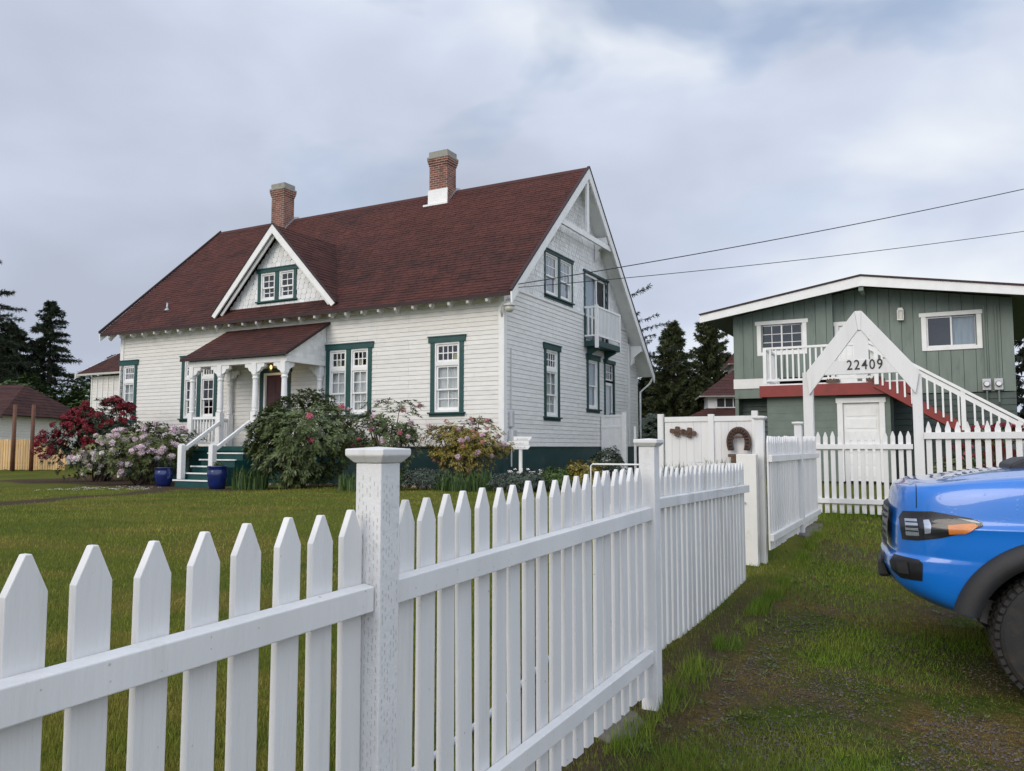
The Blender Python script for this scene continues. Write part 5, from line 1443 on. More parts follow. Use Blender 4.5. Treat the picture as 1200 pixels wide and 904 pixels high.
bush('shrub', 'small dark evergreen shrub at the foot of the board gate', 'shrub', (2.55, 21.3), (.45, .4, .55), 300, 'leaf_rhodo_dark', 7, .10, .03, [], 17, zc=.5)
for k, (x, y, rx, rz, lf, lab) in enumerate((( -2.0, 18.1, .75, .30, 'leaf_bluish', 'grey-green lavender mound at the front of the bed below the leggy rhododendron'), (.15, 17.35, .8, .26, 'leaf_bluish', 'grey-green lavender mound before the signpost'),
                                             (1.0, 17.5, .45, .30, 'leaf_fresh', 'fresh green leafy clump between the signpost and the low golden shrub'), (-2.75, 18.0, .4, .36, 'leaf_fresh', 'fresh green leafy clump beside the nearest fence post in the bed'))):
    bush('perennial_clump', lab, 'plant', (x, y), (rx, .38, rz), 420, lf, 6, .085, .022, [], 20 + k, zc=rz * .8, stems=3, group='low plants along the flower bed')
def strappy(name, label, cat, at, rad_, n, h, mat, seed, group=None, flower=None):
    rng = np.random.default_rng(seed); x, y = at; r = thing(name, label, cat, (x, y, gz(x, y)), 0, group)
    a = rng.uniform(0, 6.28, n); q = rad_ * np.sqrt(rng.random(n)); hh = h * rng.uniform(.55, 1.1, n); lean = rng.uniform(.05, .5, n); az = rng.uniform(0, 6.28, n); w = rng.uniform(.008, .016, n)
    b = np.stack([q * np.cos(a), q * np.sin(a), np.full(n, -.02)], 1); d = np.stack([np.cos(az), np.sin(az), np.zeros(n)], 1); s = np.stack([-np.sin(az), np.cos(az), np.zeros(n)], 1) * w[:, None]
    m_ = b + d * (lean * hh * .35)[:, None] + np.array([0, 0, 1]) * (hh * .65)[:, None]; t = b + d * (lean * hh)[:, None] + np.array([0, 0, 1]) * (hh * (1 - lean * .35))[:, None]
    V = np.stack([b - s, b + s, m_ + s * .9, m_ - s * .9, m_ - s * .9, m_ + s * .9, t + s * .1, t - s * .1], 1).reshape(-1, 3)
    np_mesh('leaves', V, 4, M[mat], r)
    if flower:
        k = 30; c = np.stack([rng.uniform(-rad_, rad_, k), rng.uniform(-rad_, rad_, k) * .5, h * rng.uniform(.7, 1.05, k)], 1)
        np_mesh('blossoms', whorl_leaves(c, np.tile([0, -.5, 1.], (k, 1)), rng, 5, .035, .03, (0, .5), 0), 4, M[flower], r)
    return r
G_ = 'strappy plants in the flower bed'
strappy('iris_clump', 'upright grassy iris clump right of the blue pot by the stair', 'iris', (-6.35, 19.55), .42, 260, .62, 'leaf_iris', 31, G_)
strappy('iris_clump', 'iris leaves growing under the golden azalea', 'iris', (-1.1, 17.95), .7, 380, .50, 'leaf_iris', 32, G_)
strappy('iris_clump', 'green daffodil leaves with small cream flowers beside the signpost', 'daffodil', (.55, 18.0), .62, 420, .46, 'leaf_iris', 33, G_, 'fl_white')
strappy('iris_clump', 'strappy green leaves along the foundation between signpost and board gate', 'iris', (1.25, 18.7), .6, 340, .5, 'leaf_iris', 34, G_)
strappy('iris_clump', 'dark lush daylily clump in front of the white board fence, left of the collar', 'daylily', (3.15, 13.75), .62, 520, .74, 'leaf_iris', 35, G_)
strappy('iris_clump', 'small daylily tuft growing in the raised bed below the horse collar', 'daylily', (3.85, 14.55), .3, 160, .80, 'leaf_iris', 36, G_)
strappy('iris_clump', 'dark green leaves beneath the massive rhododendron behind the nearest post', 'iris', (-3.4, 18.6), .6, 360, .45, 'leaf_iris', 37, G_)
def sprout(parent, h, rad_, n, mat, seed, z0):
    rng = np.random.default_rng(seed); c = np.stack([rng.normal(0, rad_ * .5, n), rng.normal(0, rad_ * .5, n), z0 + rng.uniform(.0, h, n)], 1)
    return np_mesh('sprouts', whorl_leaves(c, np.tile([0, 0, 1.], (n, 1)) + rng.normal(0, .3, (n, 3)), rng, 6, .08, .03), 4, M[mat], parent)
sprout(pot_a, .25, .14, 22, 'leaf_rhodo_dark', 41, .45); sprout(pot_b, .14, .15, 26, 'leaf_fresh', 42, .50)
# geraniums beyond the fence at the right
for k, (x, y, rx, rz, zc, lab) in enumerate(((11.2, 18.6, .62, .28, 1.22, 'red geranium bush overtopping the right picket fence, nearer the arch'), (12.15, 18.3, .55, .26, 1.24, 'red geranium bush overtopping the right picket fence, above the truck hood scoop'), (10.1, 18.0, .8, .45, .45, 'low red flowering shrub seen through the gaps of the right picket fence'))):
    bush('geranium', lab, 'geranium', (x, y), (rx, .4, rz), 320, 'leaf_rhodo', 7, .08, .05, [('fl_red', 26, .06, ANY), ('fl_rose', 6, .05, ANY)], 50 + k, zc=zc, stems=14, group='red flowers behind the right fence')

# edging stones
rng = random.Random(77)
base = []
for k in range(3):
    me = bmesh.new(); bmesh.ops.create_icosphere(me, subdivisions=2, radius=.075)
    for v in me.verts: v.co *= rng.uniform(.82, 1.15)
    for v in me.verts: v.co.z *= .62
    m_ = bpy.data.meshes.new('edging_stone'); me.to_mesh(m_); me.free(); m_.materials.append(M['stone']); base.append(m_)
X = -6.6
while X < 1.35:
    x, y = hw(X, -1.62 + .10 * math.sin(X * 1.3)); o = bpy.data.objects.new('edging_stone', base[rng.randrange(3)]); COL.objects.link(o)
    o.location = (x, y, gz(x, y) + .02); o.rotation_euler = (0, 0, rng.uniform(0, 6)); s = rng.uniform(.55, 1.2); o.scale = (s * 1.2, s, s)
    tag(o, 'pinkish rounded stone in the edging of the flower bed along the lawn', 'stone', 'pinkish edging stones along the bed'); X += rng.uniform(.14, .34)
# fallen petals
rg = np.random.default_rng(5); n = 90
c = np.stack([rg.uniform(-11.4, -8.9, n), rg.normal(19.95, .45, n), np.zeros(n)], 1); c[:, 2] = gh(c[:, 0], c[:, 1]) + .012
o = np_mesh('fallen_petals', whorl_leaves(c, np.tile([0, 0, 1.], (n, 1)), rg, 3, .05, .045, (-.05, .15), 0), 4, M['petal_fall']); tag(o, 'white fallen petals scattered on the soil before the pink rhododendron', 'petals', kind='stuff')

rg = np.random.default_rng(8); n = 170
s = rg.uniform(-.5, 6, n); q = rg.uniform(.1, 2.6, n); c = np.array([fw(a, b_) for a, b_ in zip(s, q)]); c = np.column_stack([c, gh(c[:, 0], c[:, 1]) + .012])
tag(np_mesh('fallen_leaves', whorl_leaves(c, np.column_stack([rg.normal(0, .3, (n, 2)), np.ones(n)]), rg, 1, .035, .018, (-.05, .3), 0), 4, pbr('dead_leaf', (.12, .065, .028), .8, .3, 5, island=.5)), 'small brown fallen leaves scattered over the driveway grass', 'leaves', kind='stuff')
n = 150
s = rg.uniform(-.6, 7, n); q = np.where(rg.random(n) < .5, rg.uniform(.05, .5, n), rg.uniform(.3, 3.2, n)); c = np.array([fw(a, b_) for a, b_ in zip(s, q)]); c = np.column_stack([c, gh(c[:, 0], c[:, 1]) + .004])
tag(np_mesh('weed_rosettes', whorl_leaves(c, np.tile([0, 0, 1.], (n, 1)), rg, 7, .036, .014, (.1, .7), .1), 4, pbr('weed_leaves', (.060, .095, .012), .7, .3, 3, island=.4)), 'low broad-leaved weeds growing among the driveway grass', 'weeds', kind='stuff')

# ---------------------------------------------------------------- trees
def conifer(label, at, h, rmax, mat, seed, z_low=.08, n_br=150, spr=16, droop=.25, L=.5, W=.16, lean=0, power=.8, sparse=0.0, up=.0, cat='conifer', trunk_r=None, side=.24):
    rng = np.random.default_rng(seed); rd = random.Random(seed); x, y = at; g = gz(x, y)
    r = thing('conifer_tree', label, cat, (x, y, g), 0, 'conifers behind the houses')
    tr = trunk_r or h * .017
    mb = MB(); mb.tube([(0, 0, -.2), (lean * .3, 0, h * .33), (lean * .7, .1, h * .7), (lean, 0, h)], [tr, tr * .75, tr * .4, .02], 8)
    Q = []; AX = []
    for k in range(n_br):
        t = (k + rd.random()) / n_br; t = z_low + (1 - z_low) * t
        az = rd.uniform(0, 6.283); R = rmax * (1 - t) ** power * rd.uniform(.55, 1.15) + .12
        if rd.random() < sparse: R *= rd.uniform(.3, .6)
        d = Vector((math.cos(az), math.sin(az), 0)); z0 = h * t; dr = droop * rd.uniform(.5, 1.5)
        c0 = Vector((lean * t, 0, z0))
        def bp(s): return c0 + d * (R * s) + Vector((0, 0, R * (up * s - dr * s * s + .10 * s)))
        mb.tube([tuple(bp(s)) for s in (0, .5, 1)], [tr * .16 * (1 - t) + .014, tr * .09 * (1 - t) + .01, .005], 4, cap=False)
        m = max(4, int(spr * R / rmax + 3))
        for j in range(m):
            s = .14 + .86 * (j + rd.random()) / m; p = bp(s); sw = R * side * (1.15 - s)
            side = Vector((-d.y, d.x, 0)) * rd.uniform(-sw, sw)
            Q.append(tuple(p + side + Vector((0, 0, -abs(side.length) * .15)))); a = d * rd.uniform(.4, 1) + side.normalized() * rd.uniform(.1, .8) + Vector((0, 0, rd.uniform(-.5, .25))); AX.append(tuple(a))
    mb.build('trunk', M['bark'], r, smooth=True)
    Q = np.array(Q); AX = np.array(AX)
    np_mesh('crown', whorl_leaves(Q, AX, rng, 7, L, W, (.35, 1.25), .12), 4, M[mat], r)
    return r
conifer('shaggy dark spruce cut by the left edge with long drooping limbs over the shed', (-29.6, 44), 12.6, 3.7, 'needle_dark', 1, n_br=150, spr=36, droop=.12, L=.25, W=.06, power=.5, sparse=.4, side=.17, up=.08)
conifer('dense dark spruce with a pointed top behind the shed roof', (-30.2, 52), 10.3, 3.2, 'needle_dark', 2, n_br=250, spr=32, droop=.16, L=.28, W=.065, power=.62, sparse=.35, side=.15)
conifer('dark conifer mass directly behind the shed at the left edge', (-31.5, 50), 8.6, 3.6, 'needle_dark', 3, n_br=300, spr=24, droop=.3, L=.30, W=.09, power=.5)
conifer('small dark spruce left of the red roofed side wing', (-30.0, 60), 7.6, 2.4, 'needle_dark', 4, n_br=200, spr=20, L=.32, W=.09, power=.7)
conifer('smaller spruce partly hidden by the side wing roof', (-28.0, 58), 6.6, 2.5, 'needle_mid', 5, n_br=190, spr=20, L=.32, W=.09, power=.6)
conifer('sparse lichened spruce whose bare limbs poke out past the white gable', (4.3, 38), 9.4, 4.7, 'needle_grey', 6, n_br=50, spr=32, droop=-.02, L=.20, W=.05, power=.34, sparse=.35, up=.14, z_low=.35)
conifer('tall broad dark cedar standing between the white house and the green house', (10.1, 50), 8.5, 2.7, 'needle_mid', 7, z_low=.02, n_br=300, spr=34, droop=.12, L=.28, W=.07, power=.7, up=.22, sparse=.3, side=.2)
conifer('rounder olive conifer rising behind the green house eave', (12.9, 52), 8.9, 2.5, 'needle_mid', 8, z_low=.02, n_br=260, spr=34, droop=.0, L=.30, W=.075, power=.5, up=.3, sparse=.35, side=.2)
conifer('low bushy conifer in front of the broad cedar, beside the tiered building', (10.9, 46), 4.7, 2.0, 'needle_mid', 9, z_low=.02, n_br=260, spr=24, L=.28, W=.085, power=.5)
conifer('dark conifer close behind the downspout corner of the white house', (9.3, 54), 5.6, 2.2, 'needle_dark', 10, z_low=.02, n_br=240, spr=22, L=.30, W=.09, power=.5)
conifer('thin conifer showing at the right edge beyond the green house corner', (21.3, 33), 6.8, 1.5, 'needle_grey', 12, n_br=60, spr=16, L=.3, W=.08, power=.5)
for k, (x, y, rx, rz, lab) in enumerate(((-25.2, 41, 2.0, 2.45, 'bright green deciduous bush rising behind the shed roof'), (-21.2, 40, 1.9, 1.95, 'mid green bush between the shed and the red rhododendron'), (-25.2, 48, 3.4, 2.9, 'dark green thicket behind the side wing'))):
    bush('garden_tree', lab, 'bush', (x, y), (rx, 1.4, rz), 1500, 'leaf_bush', 5, .22, .14, [], 90 + k, zc=rz * .9, stems=8, group='bushes behind the shed')
bush('garden_tree', 'low dark hedge bush filling the gap at the foot of the cedar by the house', 'bush', (7.6, 43), (1.1, 1.2, 1.5), 900, 'leaf_rhodo_dark', 5, .22, .12, [], 97, zc=1.3, group='bushes behind the houses')

# ---------------------------------------------------------------- grass, gravel
def blades(name, label, pts, hgt, wid, mat, seed, lean=.45):
    rng = np.random.default_rng(seed); n = len(pts)
    z = gh(pts[:, 0], pts[:, 1]); b = np.stack([pts[:, 0], pts[:, 1], z - .004], 1)
    az = rng.uniform(0, 6.283, n); f = rng.uniform(0, 6.283, n); ln = rng.uniform(.05, lean, n) * hgt
    s = np.stack([np.cos(f), np.sin(f), np.zeros(n)], 1) * (wid / 2)[:, None]; d = np.stack([np.cos(az), np.sin(az), np.zeros(n)], 1)
    t = b + d * ln[:, None] + np.array([0, 0, 1.]) * hgt[:, None]
    V = np.stack([b - s, b + s, t], 1).reshape(-1, 3)
    o = np_mesh(name, V, 3, mat)
    return tag(o, label, 'grass', kind='stuff')
def lumpy(x, y, k=1.0, ph=0.0):
    return (np.sin(x * 1.9 * k + ph) * np.sin(y * 2.3 * k + 1.7 * ph) + .7 * np.sin(x * 4.1 * k + y * 3.3 * k + ph) + .5 * np.sin(x * 7.7 * k - y * 6.1 * k + 2 * ph) + .35 * np.sin(x * 15 * k + ph) * np.sin(y * 13 * k)) / 2.2
def frustum(rng, n, y0, y1, xl, xr, p=2.0):
    """more blades near the camera: density falls as 1/y^p"""
    u = rng.random(n)
    y = ((y0 ** (1 - p)) + u * (y1 ** (1 - p) - y0 ** (1 - p))) ** (1 / (1 - p))
    x = xl * y + (xr - xl) * y * rng.random(n)
    return np.stack([x, y], 1)
def grass_mat(name, a, b_, dry, amt):
    m, nt, b = new_mat(name); N = NT(nt); co = N.coords(False); g = N.node('ShaderNodeNewGeometry')
    c = N.ramp(N.noise(co, .7, 5, .62), .38, .62, a, b_)
    c = N.mix(N.math('MULTIPLY', N.ramp(N.noise(N.scaled(co, (.6, 1.6, 1)), .9, 5, .65, .4), .46, .68), amt), c, dry)
    v = N.math('ADD', N.math('MULTIPLY', g.outputs['Random Per Island'], .9), .55)
    cm = N.node('ShaderNodeCombineXYZ')
    for i in range(3): N.link(v, cm.inputs[i])
    c = N.mix(1.0, c, cm.outputs[0], 'MULTIPLY')
    N.link(c, b.inputs['Base Color']); b.inputs['Roughness'].default_value = .75; b.inputs['Specular IOR Level'].default_value = .2
    return m
GM_l = grass_mat('lawn_blades', (.082, .132, .014), (.195, .210, .030), (.33, .25, .065), .65)
GM_d = grass_mat('drive_blades', (.070, .138, .011), (.160, .230, .024), (.25, .20, .050), .5)
GM_y = grass_mat('dry_thatch', (.16, .112, .038), (.25, .175, .06), (.29, .21, .09), .6)
rng = np.random.default_rng(101)
p = frustum(rng, 330000, 2.6, 20.5, -.80, .34, 1.9)
dm = dirt_mask(p[:, 0], p[:, 1]); n_ = fence_n(p[:, 0], p[:, 1])
p = p[(n_ < .02) & (rng.random(len(p)) > dm)]
sz = np.clip(p[:, 1] / 6, .8, 2.6)
blades('lawn_grass', 'short mown lawn grass between the fence and the white house', p, rng.uniform(.022, .048, len(p)), rng.uniform(.003, .006, len(p)) * sz, GM_l, 1)
p = frustum(rng, 300000, 3.2, 15.5, .0, .85, 2.1)
n_ = fence_n(p[:, 0], p[:, 1]); m_ = lumpy(p[:, 0], p[:, 1])
far = sstep(6.0, 8.5, p[:, 1]); strip = np.exp(-((n_ - .75) / .55) ** 2) * (1 - sstep(3.9, 4.6, p[:, 1]) * .55)
mid = np.exp(-((p[:, 1] - 5.55 - .12 * p[:, 0]) / .42) ** 2) * sstep(.4, .8, n_)
dens = np.clip(.03 + .45 * m_ + .95 * far + .9 * strip + .75 * mid - .8 * np.exp(-((p[:, 0] - 2.1) / 1.0) ** 2 - ((p[:, 1] - 4.2) / .55) ** 2), .02, 1.0)
keep = (n_ > .03) & (rng.random(len(p)) < dens) & (rng.random(len(p)) > .8 * dirt_mask(p[:, 0], p[:, 1]))
p = p[keep]; dens = dens[keep]
blades('drive_grass', 'uneven tufted grass on the driveway', p, rng.uniform(.014, .040, len(p)) * (.55 + .85 * dens), rng.uniform(.0028, .005, len(p)) * np.clip(p[:, 1] / 5.5, .8, 2), GM_d, 2, .8)
p = frustum(rng, 120000, 3.2, 11, .0, .85, 2.2); n_ = fence_n(p[:, 0], p[:, 1]); m_ = lumpy(p[:, 0], p[:, 1], 1.1, 2.0)
p = p[(n_ > .06) & (rng.random(len(p)) < np.clip(.45 + .7 * m_, .05, 1) * (1 - .6 * sstep(6, 9, p[:, 1])))]
blades('dry_thatch', 'dry brown thatch lying between the green tufts of the driveway', p, rng.uniform(.004, .018, len(p)), rng.uniform(.002, .004, len(p)), GM_y, 3, 3.0)
# tall tufts along the fence foot
p = np.concatenate([np.stack(fw(rng.uniform(-.9, 3.8, 5200), np.abs(rng.normal(.07, .07, 5200)) - .02), 1), np.stack(fw(rng.uniform(4.4, 7.7, 4200), np.abs(rng.normal(.02, .07, 4200)) - .02), 1)])
p = p[lumpy(p[:, 0], p[:, 1], 2.2) > -.05]
blades('fence_tufts', 'longer grass tufts along the foot of the picket fence', p, rng.uniform(.04, .12, len(p)), rng.uniform(.003, .005, len(p)), GM_d, 4, .7)
p = np.stack([rng.uniform(4.3, 6.2, 2600), rng.uniform(11.3, 12.0, 2600)], 1)
blades('gate_tufts', 'longer grass tufts under the little gate', p, rng.uniform(.05, .16, len(p)), rng.uniform(.004, .008, len(p)), GM_d, 5, .5)
# gravel
p = frustum(rng, 42000, 3.2, 9, .05, .85, 2.2); n_ = fence_n(p[:, 0], p[:, 1]); m_ = lumpy(p[:, 0], p[:, 1])
p = p[(n_ > .25) & (rng.random(len(p)) < np.clip(.35 - .9 * m_, .04, 1) * (1 - sstep(6, 8, p[:, 1])))]
n = len(p); s = rng.uniform(.003, .011, n); c = np.stack([p[:, 0], p[:, 1], gh(p[:, 0], p[:, 1]) + s * .3], 1)
octa = np.array([[1, 0, 0], [0, 1, 0], [0, 0, .7], [0, 1, 0], [-1, 0, 0], [0, 0, .7], [-1, 0, 0], [0, -1, 0], [0, 0, .7], [0, -1, 0], [1, 0, 0], [0, 0, .7]], float)
jit = rng.uniform(.7, 1.3, (n, 1, 3)); rot = rng.uniform(0, 6.28, n)
V = octa[None] * jit; ca, sa = np.cos(rot)[:, None], np.sin(rot)[:, None]
V = np.stack([V[..., 0] * ca - V[..., 1] * sa, V[..., 0] * sa + V[..., 1] * ca, V[..., 2]], -1) * s[:, None, None] + c[:, None]
tag(np_mesh('gravel', V.reshape(-1, 3), 3, pbr('drive_gravel', (.080, .066, .052), .9, .4, 5, island=.5)), 'loose dark gravel on the driveway', 'gravel', kind='stuff')

# ---------------------------------------------------------------- the blue pickup truck
paint, pnt, pb = new_mat('voodoo_blue_paint'); N = NT(pnt)
co = N.coords(False)
N.link(N.ramp(N.noise(co, 2, 3), .3, .7, (.003, .150, .56), (.005, .175, .63)), pb.inputs['Base Color'])
pb.inputs['Roughness'].default_value = .28; pb.inputs['Coat Weight'].default_value = 1.0; pb.inputs['Coat Roughness'].default_value = .03
dv = N.node('ShaderNodeTexVoronoi'); dv.inputs['Scale'].default_value = 42; N.link(co, dv.inputs['Vector'])
drop = N.ramp(dv.outputs['Distance'], .10, .30, (1, 1, 1), (0, 0, 0))
msk = N.ramp(N.noise(co, 14, 2), .52, .60)
N.link(N.bump(N.mix(1.0, drop, msk, 'MULTIPLY'), .22, .004), pb.inputs['Coat Normal'])
M['paint'] = paint
M['plastic'] = pbr('textured_black_plastic', (.018, .018, .019), .55, .15, 8, .3, 300)
M['gloss_black'] = pbr('satin_black_trim', (.012, .012, .013), .3, .1, 8)
M['rubber'] = pbr('tyre_rubber', (.022, .021, .020), .85, .25, 6, .3, 90, dirt=((.07, .055, .04), .5, 5, .5))
M['lens'] = glass_mat('headlamp_lens', (.95, .96, .97), .35)
M['chrome'] = pbr('lamp_reflector', (.75, .76, .78), .12, .05, 5, metallic=1.0)
M['amber'] = pbr('amber_reflector', (.62, .17, .012), .25, .1, 20, .3, 200)
M['dark_glass'] = pbr('tinted_car_glass', (.01, .012, .013), .05, spec=.8)
M['underbody'] = pbr('underbody_steel', (.02, .02, .02), .8)
M['skid'] = pbr('bare_skid_plate', (.22, .21, .20), .5, metallic=.6)

TR_A = rad(25)
TR_C = (3.46, 5.40)
TR_Z = gz(2.98, 4.6)
T = thing('pickup_truck', 'bright blue pickup truck with dark fender flares, nosing in from the right edge', 'pickup truck', (TR_C[0], TR_C[1], TR_Z), math.pi - TR_A)
PLAN = [(-1.55, .895), (-1.2, .905), (-.8, .912), (-.4, .915), (0, .915), (.30, .905), (.48, .885), (.63, .855), (.74, .80), (.815, .70), (.85, .53), (.872, .25), (.88, 0)]
LEV = [  # z, forward shift at the nose, side inset, chin lift at the nose
    (.43, -.16, .06, .07), (.50, -.05, .02, .06), (.60, .015, .003, .04), (.70, .045, .0, .02), (.775, .04, .0, .01),     (.80, -.005, .0, .015),
    (.87, -.005, -.005, .01), (.955, -.008, -.008, .005), (.985, -.01, -.016, 0), (1.02, -.012, .004, 0), (1.10, -.014, .010, 0), (1.18, -.022, .020, 0), (1.228, -.042, .05, 0), (1.245, -.075, .10, 0)]
def nose_w(x): t = min(1, max(0, (x - .25) / .55)); return t * t * (3 - 2 * t)
rows = []
def hood_rise(x): return .085 * min(1, max(0, (.75 - x) / 1.2))
for z, f, ins, lift in LEV:
    row = []
    for x, y in PLAN:
        w = nose_w(x); yy = y - ins * (1 if y > .3 else y / .3)
        up = max(0, (z - .95) / .25) * hood_rise(x)
        row.append((x + f * w - (ins * .3 * w), max(0, yy), z + lift * w + up))
    rows.append(row)
for k, (sc_, dz_) in enumerate(((.86, .012), (.72, .030), (.66, .034), (.40, .040), (.0, .044))):      # the hood
    row = []
    for x, y in PLAN:
        w = nose_w(x); lx, ly, lz = rows[len(LEV) - 1][len(row)]
        rx = lx - (1 - sc_) * .05 * w
        row.append((rx, ly * sc_, lz + dz_ * (1 - .55 * w)))
    rows.append(row)
nr, nc = len(rows), len(PLAN)
bm = bmesh.new(); vm = {}
for j in range(nr):
    for i in range(nc):
        x, y, z = rows[j][i]
        vm[(j, i, 1)] = bm.verts.new((x, y, z))
        vm[(j, i, -1)] = bm.verts.new((x, -y, z)) if y > 1e-5 else vm[(j, i, 1)]
for s in (1, -1):
    for j in range(nr - 1):
        for i in range(nc - 1):
            q = [vm[(j, i, s)], vm[(j, i + 1, s)], vm[(j + 1, i + 1, s)], vm[(j + 1, i, s)]]
            u = []
            for v in q:
                if v not in u: u.append(v)
            if len(u) >= 3:
                try: bm.faces.new(u if s > 0 else u[::-1])
                except ValueError: pass
bm.edges.ensure_lookup_table()
cl = bm.edges.layers.float.get('crease_edge') or bm.edges.layers.float.new('crease_edge')
rows_sharp = {0: .5, 3: .45, 4: .6, 5: .8, 8: .75, 9: .35, 12: .55, 14: .45, 15: .5}
for s in (1, -1):                                      # crisp body lines along the bumper step, the flank and the hood edge
    for j, cv in rows_sharp.items():
        for i in range(nc - 1):
            e = bm.edges.get((vm[(j, i, s)], vm[(j, i + 1, s)]))
            if e: e[cl] = cv
    for j in range(1, 9):
        e = bm.edges.get((vm[(j, 9, s)], vm[(j + 1, 9, s)]))
        if e: e[cl] = .4
tm = bpy.data.meshes.new('tmp_body'); bm.to_mesh(tm); bm.free()
to = bpy.data.objects.new('tmp_body', tm); COL.objects.link(to)
sb = to.modifiers.new('s', 'SUBSURF'); sb.levels = 3; sb.render_levels = 3
bpy.context.view_layer.update()
dg = bpy.context.evaluated_depsgraph_get()
bm = bmesh.new(); bm.from_mesh(to.evaluated_get(dg).to_mesh())
bpy.data.objects.remove(to)
bmesh.ops.recalc_face_normals(bm, faces=bm.faces)
AR, AZ_, WX = .475, .385, -.05
bvh_body = BVHTree.FromBMesh(bm)
kill = [f for f in bm.faces if abs(f.calc_center_median().y) > .55 and (lambda c: (c.x - WX) ** 2 + (c.z - AZ_) ** 2 < AR * AR and c.z < .95)(f.calc_center_median())]
bmesh.ops.delete(bm, geom=kill, context='FACES')
kill = [f for f in bm.faces if f.calc_center_median().x < -.0 and f.calc_center_median().z < .40]
bmesh.ops.delete(bm, geom=kill, context='FACES')
bme = bpy.data.meshes.new('body'); bm.to_mesh(bme); bm.free()
bme.materials.append(paint); bme.polygons.foreach_set('use_smooth', [True] * len(bme.polygons))
body = bpy.data.objects.new('body', bme); COL.objects.link(body); body.parent = T

def decal(name, poly, mat, parent, lift=.006, side='y', sgn=1, res=.018, smooth=True, rim=.0):
    """a panel lying on the body skin: polygon in (x,z) seen from the side (side='y') or (y,z) seen from the front (side='x')"""
    us = [p[0] for p in poly]; zs_ = [p[1] for p in poly]
    nu = max(2, int((max(us) - min(us)) / res)); nz = max(2, int((max(zs_) - min(zs_)) / res))
    def cell(i, j): return (min(us) + (max(us) - min(us)) * i / nu, min(zs_) + (max(zs_) - min(zs_)) * j / nz)
    ar = sum(poly[i - 1][0] * poly[i][1] - poly[i][0] * poly[i - 1][1] for i in range(len(poly)))
    pl = poly if ar > 0 else poly[::-1]
    def inside_clip(q):
        out = q
        return clip_poly(out, pl)
    mb = MB(); cache = {}
    def hit(p):
        k = (round(p[0], 5), round(p[1], 5))
        if k not in cache:
            if side == 'y': o, d = Vector((p[0], 2.0 * sgn, p[1])), Vector((0, -sgn, 0))
            else: o, d = Vector((2.0, p[0], p[1])), Vector((-1, 0, 0))
            h, n, _, _ = bvh_body.ray_cast(o, d)
            if h is None: cache[k] = None
            else:
                if n.dot(d) > 0: n = -n
                cache[k] = tuple(h + n * lift)
        return cache[k]
    for i in range(nu):
        for j in range(nz):
            q = inside_clip([cell(i, j), cell(i + 1, j), cell(i + 1, j + 1), cell(i, j + 1)])
            if len(q) < 3: continue
            pts = [hit(p) for p in q]
            if any(p is None for p in pts): continue
            mb.poly(pts)
    if not mb.v: return None
    o = mb.build(name, mat, parent, fix=False)
    bm = bmesh.new(); bm.from_mesh(o.data); bmesh.ops.remove_doubles(bm, verts=bm.verts, dist=1e-4); bmesh.ops.recalc_face_normals(bm, faces=bm.faces); bm.to_mesh(o.data); bm.free()
    if smooth: o.data.polygons.foreach_set('use_smooth', [True] * len(o.data.polygons))
    return o

